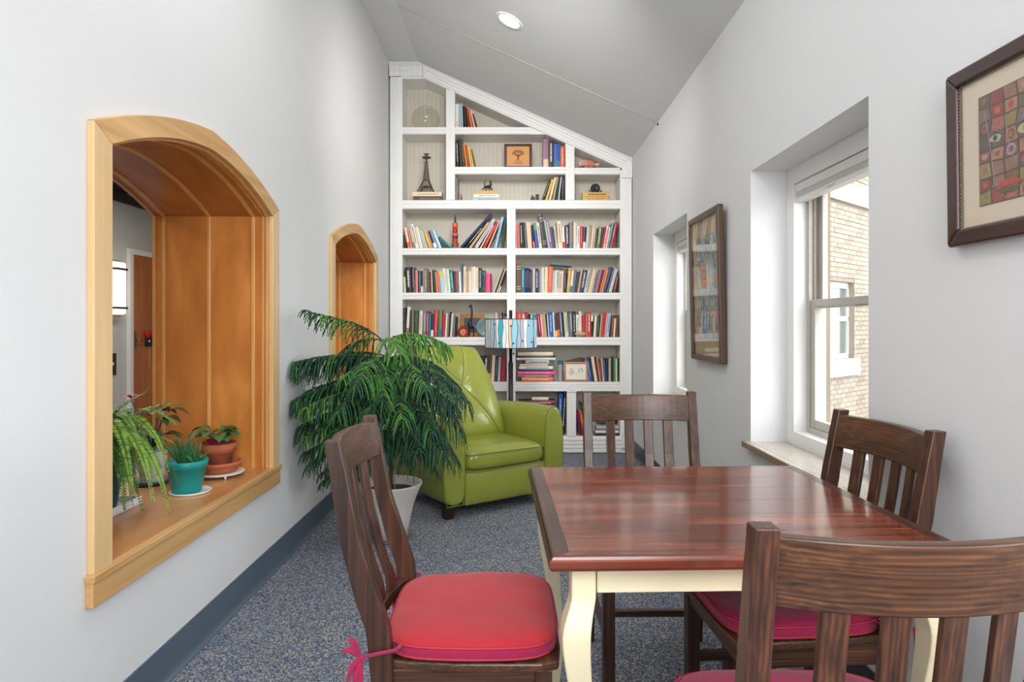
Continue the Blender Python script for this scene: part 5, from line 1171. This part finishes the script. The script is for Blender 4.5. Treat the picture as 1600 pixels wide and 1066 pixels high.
for z0, lst in ((1.04, ((-150, .60, .09, .08, .20, 0), (-22, .50, .06, .27, .24, 0), (-38, .50, .05, .28, .24, 0), (-170, .46, .07, .10, .2, 0), (-100, .5, .04, .16, .18, 1), (-85, .42, .06, .24, .17, 1), (30, .34, .05, .12, .16, 0), (150, .44, .06, .08, .16, 0), (-118, .40, .05, .12, .17, 1), (-55, .44, .06, .20, .19, 1))),
                (.90, ((-165, .47, .05, .10, .19, 0), (-148, .56, .05, .12, .2, 0), (-20, .46, .02, .28, .22, 0), (-70, .4, .03, .2, .18, 1), (180, .46, .04, .12, .18, 0), (-112, .5, .02, .14, .17, 0), (-130, .56, .03, .10, .18, 1), (-95, .42, .02, .13, .17, 1), (-48, .42, .0, .22, .20, 0), (10, .38, .05, .18, .18, 0), (90, .34, .04, .1, .15, 0))),
                (.76, ((-175, .46, .03, .10, .18, 0), (-155, .54, .03, .14, .19, 0), (-20, .42, .02, .30, .22, 0), (-55, .38, .01, .20, .18, 0), (-122, .5, .01, .16, .17, 1), (-140, .52, .02, .13, .18, 1), (-105, .40, .02, .13, .17, 0), (-35, .42, .02, .26, .20, 0), (-5, .32, .02, .16, .17, 0), (100, .32, .02, .1, .14, 0))),
                (.62, ((-160, .48, .01, .11, .16, 0), (-140, .5, .01, .14, .16, 0), (-35, .34, .01, .20, .17, 0), (-100, .34, .0, .16, .15, 0), (-120, .42, .0, .12, .15, 1), (-60, .26, .0, .14, .15, 0), (20, .26, .0, .13, .15, 0), (170, .42, .02, .12, .15, 0))),
                (.50, ((-150, .40, -.02, .12, .12, 0), (-175, .40, .0, .12, .12, 0), (170, .3, .0, .1, .1, 0)))):
    for az, L, ri, dr, fl, tn in lst: conifer_branch((px_, py_, z0+rnd.uniform(-.02, .02)), az, L, ri, dr, fl, tn)

# ------------------------------------------------------------------ plants on the arch sill
ZS = .5375
def lathe_thing(name, prof, c, mt, parent, n=36): 
    m = MB(); m.lathe(prof, n, c); return m.build(name, mt, parent)
M_teal = mat('teal_plastic', (18, 142, 138), .4); M_whp = mat('white_ceramic', (226, 226, 228), .35, coat=.3); M_ter = mat('terracotta', (176, 98, 64), .8, var=.12, vscale=20, bump=.1, bscale=60); M_dkb = mat('dark_blue_glaze', (52, 72, 92), .4)
# aloe
ax, ay = -1.385, 2.765
S_ = thing('plant_saucer', 'round white saucer under the teal pot', 'saucer', (ax+.01, ay+.01, ZS)); lathe_thing('dish', [(.0001, 0), (.078, 0), (.084, .008), (.08, .009), (.074, .004), (.0001, .004)], (ax+.01, ay+.01, ZS), M_whp, S_)
T = thing('potted_aloe', 'small spiky aloe in a teal plastic pot on the arch sill', 'potted plant', (ax, ay, ZS+.0045)); c = (ax, ay, ZS+.0045)
lathe_thing('pot', [(.0001, 0), (.055, 0), (.058, .008), (.076, .104), (.081, .105), (.084, .135), (.080, .136), (.075, .11), (.0001, .108)], c, M_teal, T)
lathe_thing('soil', [(.0001, .116), (.074, .112)], c, M_soil, T)
M_aloe = mat('aloe_green', (48, 104, 58), .4, var=.2, vscale=40)
for k in range(20):
    cl = k >= 12; bx0, by0 = (ax-.012, ay-.01) if not cl else (ax+.04, ay+.0)
    a = k*2.4; L = (.13 if not cl else .085)*rnd.uniform(.7, 1.25); sp = rnd.uniform(.25, .8); m = MB()
    d = Vector((cos(a)*sp, sin(a)*sp, 1)).normalized(); s0 = Vector((bx0, by0, ZS+.115)); pts = [s0+d*L*t+Vector((cos(a), sin(a), 0))*.03*t*t*sp for t in (0, .25, .5, .75, 1)]
    m.tube(pts, [.008, .009, .007, .0045, .0008], 6); m.build('aloe_leaf', M_aloe, T)
# terracotta violet
vx, vy = -1.387, 3.075
T = thing('wire_trivet', 'round white rimmed plant trivet with small feet under the clay dish', 'trivet', (vx, vy, ZS))
m = MB(); m.lathe([(.0001, .014), (.108, .014), (.112, .017), (.112, .02), (.108, .021), (.0001, .018)], 40, (vx, vy, ZS)); m.build('tray', mat('trivet_white', (216, 212, 206), .4), T)
for k in range(4): m = MB(); a = k*pi/2-.9; m.ball((vx+.1*cos(a), vy+.1*sin(a), ZS+.008), (.006, .006, .008), 8); m.build('foot', M_whp, T)
T = thing('clay_dish', 'wide terracotta dish under the terracotta pot', 'saucer', (vx, vy, ZS+.022)); lathe_thing('dish', [(.0001, 0), (.075, 0), (.082, .012), (.092, .03), (.098, .032), (.098, .048), (.09, .048), (.078, .014), (.0001, .01)], (vx, vy, ZS+.0215), M_ter, T)
T = thing('potted_violet', 'broad leaved plant in a terracotta pot, farthest on the sill', 'potted plant', (vx-.005, vy, ZS+.038)); c = (vx-.005, vy, ZS+.038)
lathe_thing('pot', [(.0001, 0), (.052, 0), (.066, .075), (.076, .076), (.082, .118), (.076, .119), (.07, .09), (.0001, .088)], c, M_ter, T); lathe_thing('soil', [(.0001, .1), (.074, .096)], c, M_soil, T)
lathe_thing('inner_pot', [(.045, .09), (.05, .14), (.047, .14), (.042, .1)], (vx-.01, vy, ZS+.03), mat('burgundy_pot', (120, 28, 44), .4), T)
def leaf(m, base, tip, w, up=(0, 0, 1), n=8, mi=None, cup=.25):
    b, t = Vector(base), Vector(tip); d = (t-b); s = d.cross(Vector(up)).normalized(); nrm = s.cross(d).normalized(); vs = []
    for i in range(n+1):
        u = i/n; c = b+d*u+nrm*(.25*d.length*sin(pi*u)*.5)-Vector((0, 0, 1))*d.length*.2*u*u; ww = w*sin(pi*(u**.8))**.8 if 0 < u < 1 else .0005
        vs += [c-s*ww+nrm*ww*cup, c, c+s*ww+nrm*ww*cup]
    m.add(vs, [(3*i+k, 3*i+k+1, 3*i+k+4, 3*i+k+3) for i in range(n) for k in (0, 1)], mi, True)
M_vl = mat('violet_leaf', (62, 104, 50), .45, var=.25, vscale=20); M_vr = mat('violet_stem', (128, 40, 60), .5)
for k in range(13):
    a = k*2.4+.4; r = rnd.uniform(.05, .1); hgt = rnd.uniform(.02, .07); m = MB(); b0 = (vx-.01, vy, ZS+.15); mid = (vx-.01+cos(a)*r*.45, vy+sin(a)*r*.45, ZS+.155+hgt*.9)
    m.tube([b0, mid], .0025, 5, mi=1); leaf(m, mid, (vx-.01+cos(a)*(r+.05), vy+sin(a)*(r+.05), ZS+.155+hgt), .034); m.build('leaf', [M_vl, M_vr], T, fix=False)
# white pot with dark leaves
wx, wy = -1.62, 2.92
T = thing('blue_saucer', 'dark blue saucer under the white ceramic pot', 'saucer', (wx, wy, ZS)); lathe_thing('dish', [(.0001, 0), (.062, 0), (.08, .02), (.076, .021), (.06, .006), (.0001, .005)], (wx, wy, ZS), M_dkb, T)
T = thing('potted_foliage', 'dark leaved plant with a red flower in a white tapered pot', 'potted plant', (wx, wy, ZS+.006)); c = (wx, wy, ZS+.006)
lathe_thing('pot', [(.0001, 0), (.044, 0), (.048, .008), (.066, .135), (.07, .14), (.066, .142), (.06, .12), (.0001, .118)], c, M_whp, T); lathe_thing('soil', [(.0001, .125), (.062, .122)], c, M_soil, T)
M_dl = mat('dark_leaf', (36, 72, 40), .4, var=.3, vscale=20)
for k in range(22):
    a = k*2.4; r = rnd.uniform(.03, .105); hgt = rnd.uniform(.02, .2); m = MB(); b0 = Vector((wx, wy, ZS+.13)); mid = Vector((wx+cos(a)*r*.6, wy+sin(a)*r*.6, ZS+.14+hgt))
    m.tube([b0, (b0+mid)/2+Vector((0, 0, .02)), mid], .002, 5); leaf(m, mid, (wx+cos(a)*(r+.06), wy+sin(a)*(r+.06), ZS+.14+hgt), .026); m.build('leaf', M_dl, T, fix=False)
fz = ZS+.14+.245; fx, fy = wx-.075, wy-.03
m = MB(); m.tube([(wx, wy, ZS+.13), (fx, fy, fz)], .0022, 5, mi=1)
for k in range(7): a = k*.9; leaf(m, (fx, fy, fz), (fx+cos(a)*.04, fy+sin(a)*.04, fz+.02), .013, mi=0)
m.build('red_flower', [mat('red_petal', (206, 36, 34), .5), M_dl], T, fix=False)
# fern
fx, fy = -1.60, 2.48
T = thing('plant_tray', 'white plastic tray under the fern pot', 'tray', (fx+.03, fy, ZS)); m = MB(); m.box(fx-.12, fx+.12, fy-.12, fy+.12, ZS, ZS+.006)
for a in ((fx-.12, fx-.112, fy-.12, fy+.12), (fx+.112, fx+.12, fy-.12, fy+.12), (fx-.112, fx+.112, fy-.12, fy-.112), (fx-.112, fx+.112, fy+.112, fy+.12)): m.box(*a, ZS+.006, ZS+.032)
m.build('tray_body', M_whp, T, bevel=.003)
T = thing('potted_fern', 'large trailing bright green fern in a dark teal pot on the sill', 'potted plant', (fx, fy, ZS+.007)); c = (fx, fy, ZS+.007)
lathe_thing('pot', [(.0001, 0), (.075, 0), (.08, .01), (.1, .15), (.108, .152), (.11, .18), (.104, .18), (.096, .15), (.0001, .148)], c, mat('dark_teal_plastic', (20, 84, 88), .4), T); lathe_thing('soil', [(.0001, .16), (.098, .155)], c, M_soil, T)
M_f = [mat('fern_mid', (84, 134, 42), .5, var=.25, vscale=30), mat('fern_light', (118, 162, 50), .5, var=.2, vscale=30), mat('fern_dark', (52, 104, 36), .5, var=.25, vscale=30), mat('fern_rachis', (104, 112, 48), .6)]
def frond(az, L, rise, drop, tone, reach=.8, tip=None):
    a = radians(az); h = Vector((cos(a), sin(a), 0)); s0 = Vector((fx, fy, ZS+.165)); e = s0+h*L*reach+Vector((0, 0, rise-drop)) if tip is None else Vector(tip)
    hh_ = (e-s0); hh_.z = 0; pts = bz(s0, s0+hh_*.25+Vector((0, 0, rise*1.15)), s0+hh_*.8+Vector((0, 0, rise*.9)), e, 40)
    for q in pts:
        if q.z < ZS+.012 and q.x < XL+.035: q.z = ZS+.012
        if q.x > XL-.02 and q.z < ZS+.02: q.z = ZS+.02
    m = MB(); m.tube(pts, [.0018-.001*i/40 for i in range(41)], 4, mi=3); clen = sum((pts[i+1]-pts[i]).length for i in range(40)); n = int(clen/.0052)
    for i in range(3, n):
        t = i/n; j = min(39, int(t*40)); q = pts[j].lerp(pts[j+1], t*40-j); tg = (pts[j+1]-pts[j]).normalized(); up = Vector((0, 0, 1)); sd = tg.cross(up)
        sd = sd.normalized() if sd.length > .2 else Vector((-h.y, h.x, 0)); nn = sd.cross(tg); w = .030*min(1, t*5+.3)*(1-max(0, t-.55)/.45*.8)
        for s in (-1, 1):
            d = (sd*s+tg*.25+nn*rnd.uniform(-.05, .3)).normalized(); b_ = q; p1 = q+d*w*.5+tg*.0034; p2 = q+d*w; p3 = q+d*w*.45-tg*.0026
            m.add([b_, p1, p2, p3], [(0, 1, 2, 3)], tone if rnd.random() < .75 else rnd.randrange(3), False)
    m.build('frond', M_f, T, fix=False)
for k in range(92):
    az = (k*137.5) % 360; az = -125+215*(az/360)
    frond(az, rnd.uniform(.22, .40)*(1 if az < 10 else .62), rnd.uniform(.06, .26), rnd.uniform(.02, .34), rnd.choice((0, 0, 1, 2)))
for tip, ri, tn in (((-1.235, 2.34, .565), .2, 1), ((-1.30, 2.66, .93), .24, 0), ((-1.36, 2.60, .96), .2, 2), ((-1.27, 2.30, .62), .24, 1), ((-1.33, 2.50, .58), .2, 0), ((-1.30, 2.22, .70), .26, 1), ((-1.40, 2.24, .62), .22, 0), ((-1.28, 2.42, .70), .26, 1), ((-1.42, 2.38, .57), .2, 1), ((-1.5, 2.3, .98), .25, 0), ((-1.60, 2.45, 1.06), .28, 1), ((-1.45, 2.60, 1.0), .25, 2), ((-1.34, 2.6, .62), .2, 0), ((-1.5, 2.18, .6), .2, 1)):
    frond(0, .3, ri, 0, tn, tip=tip)
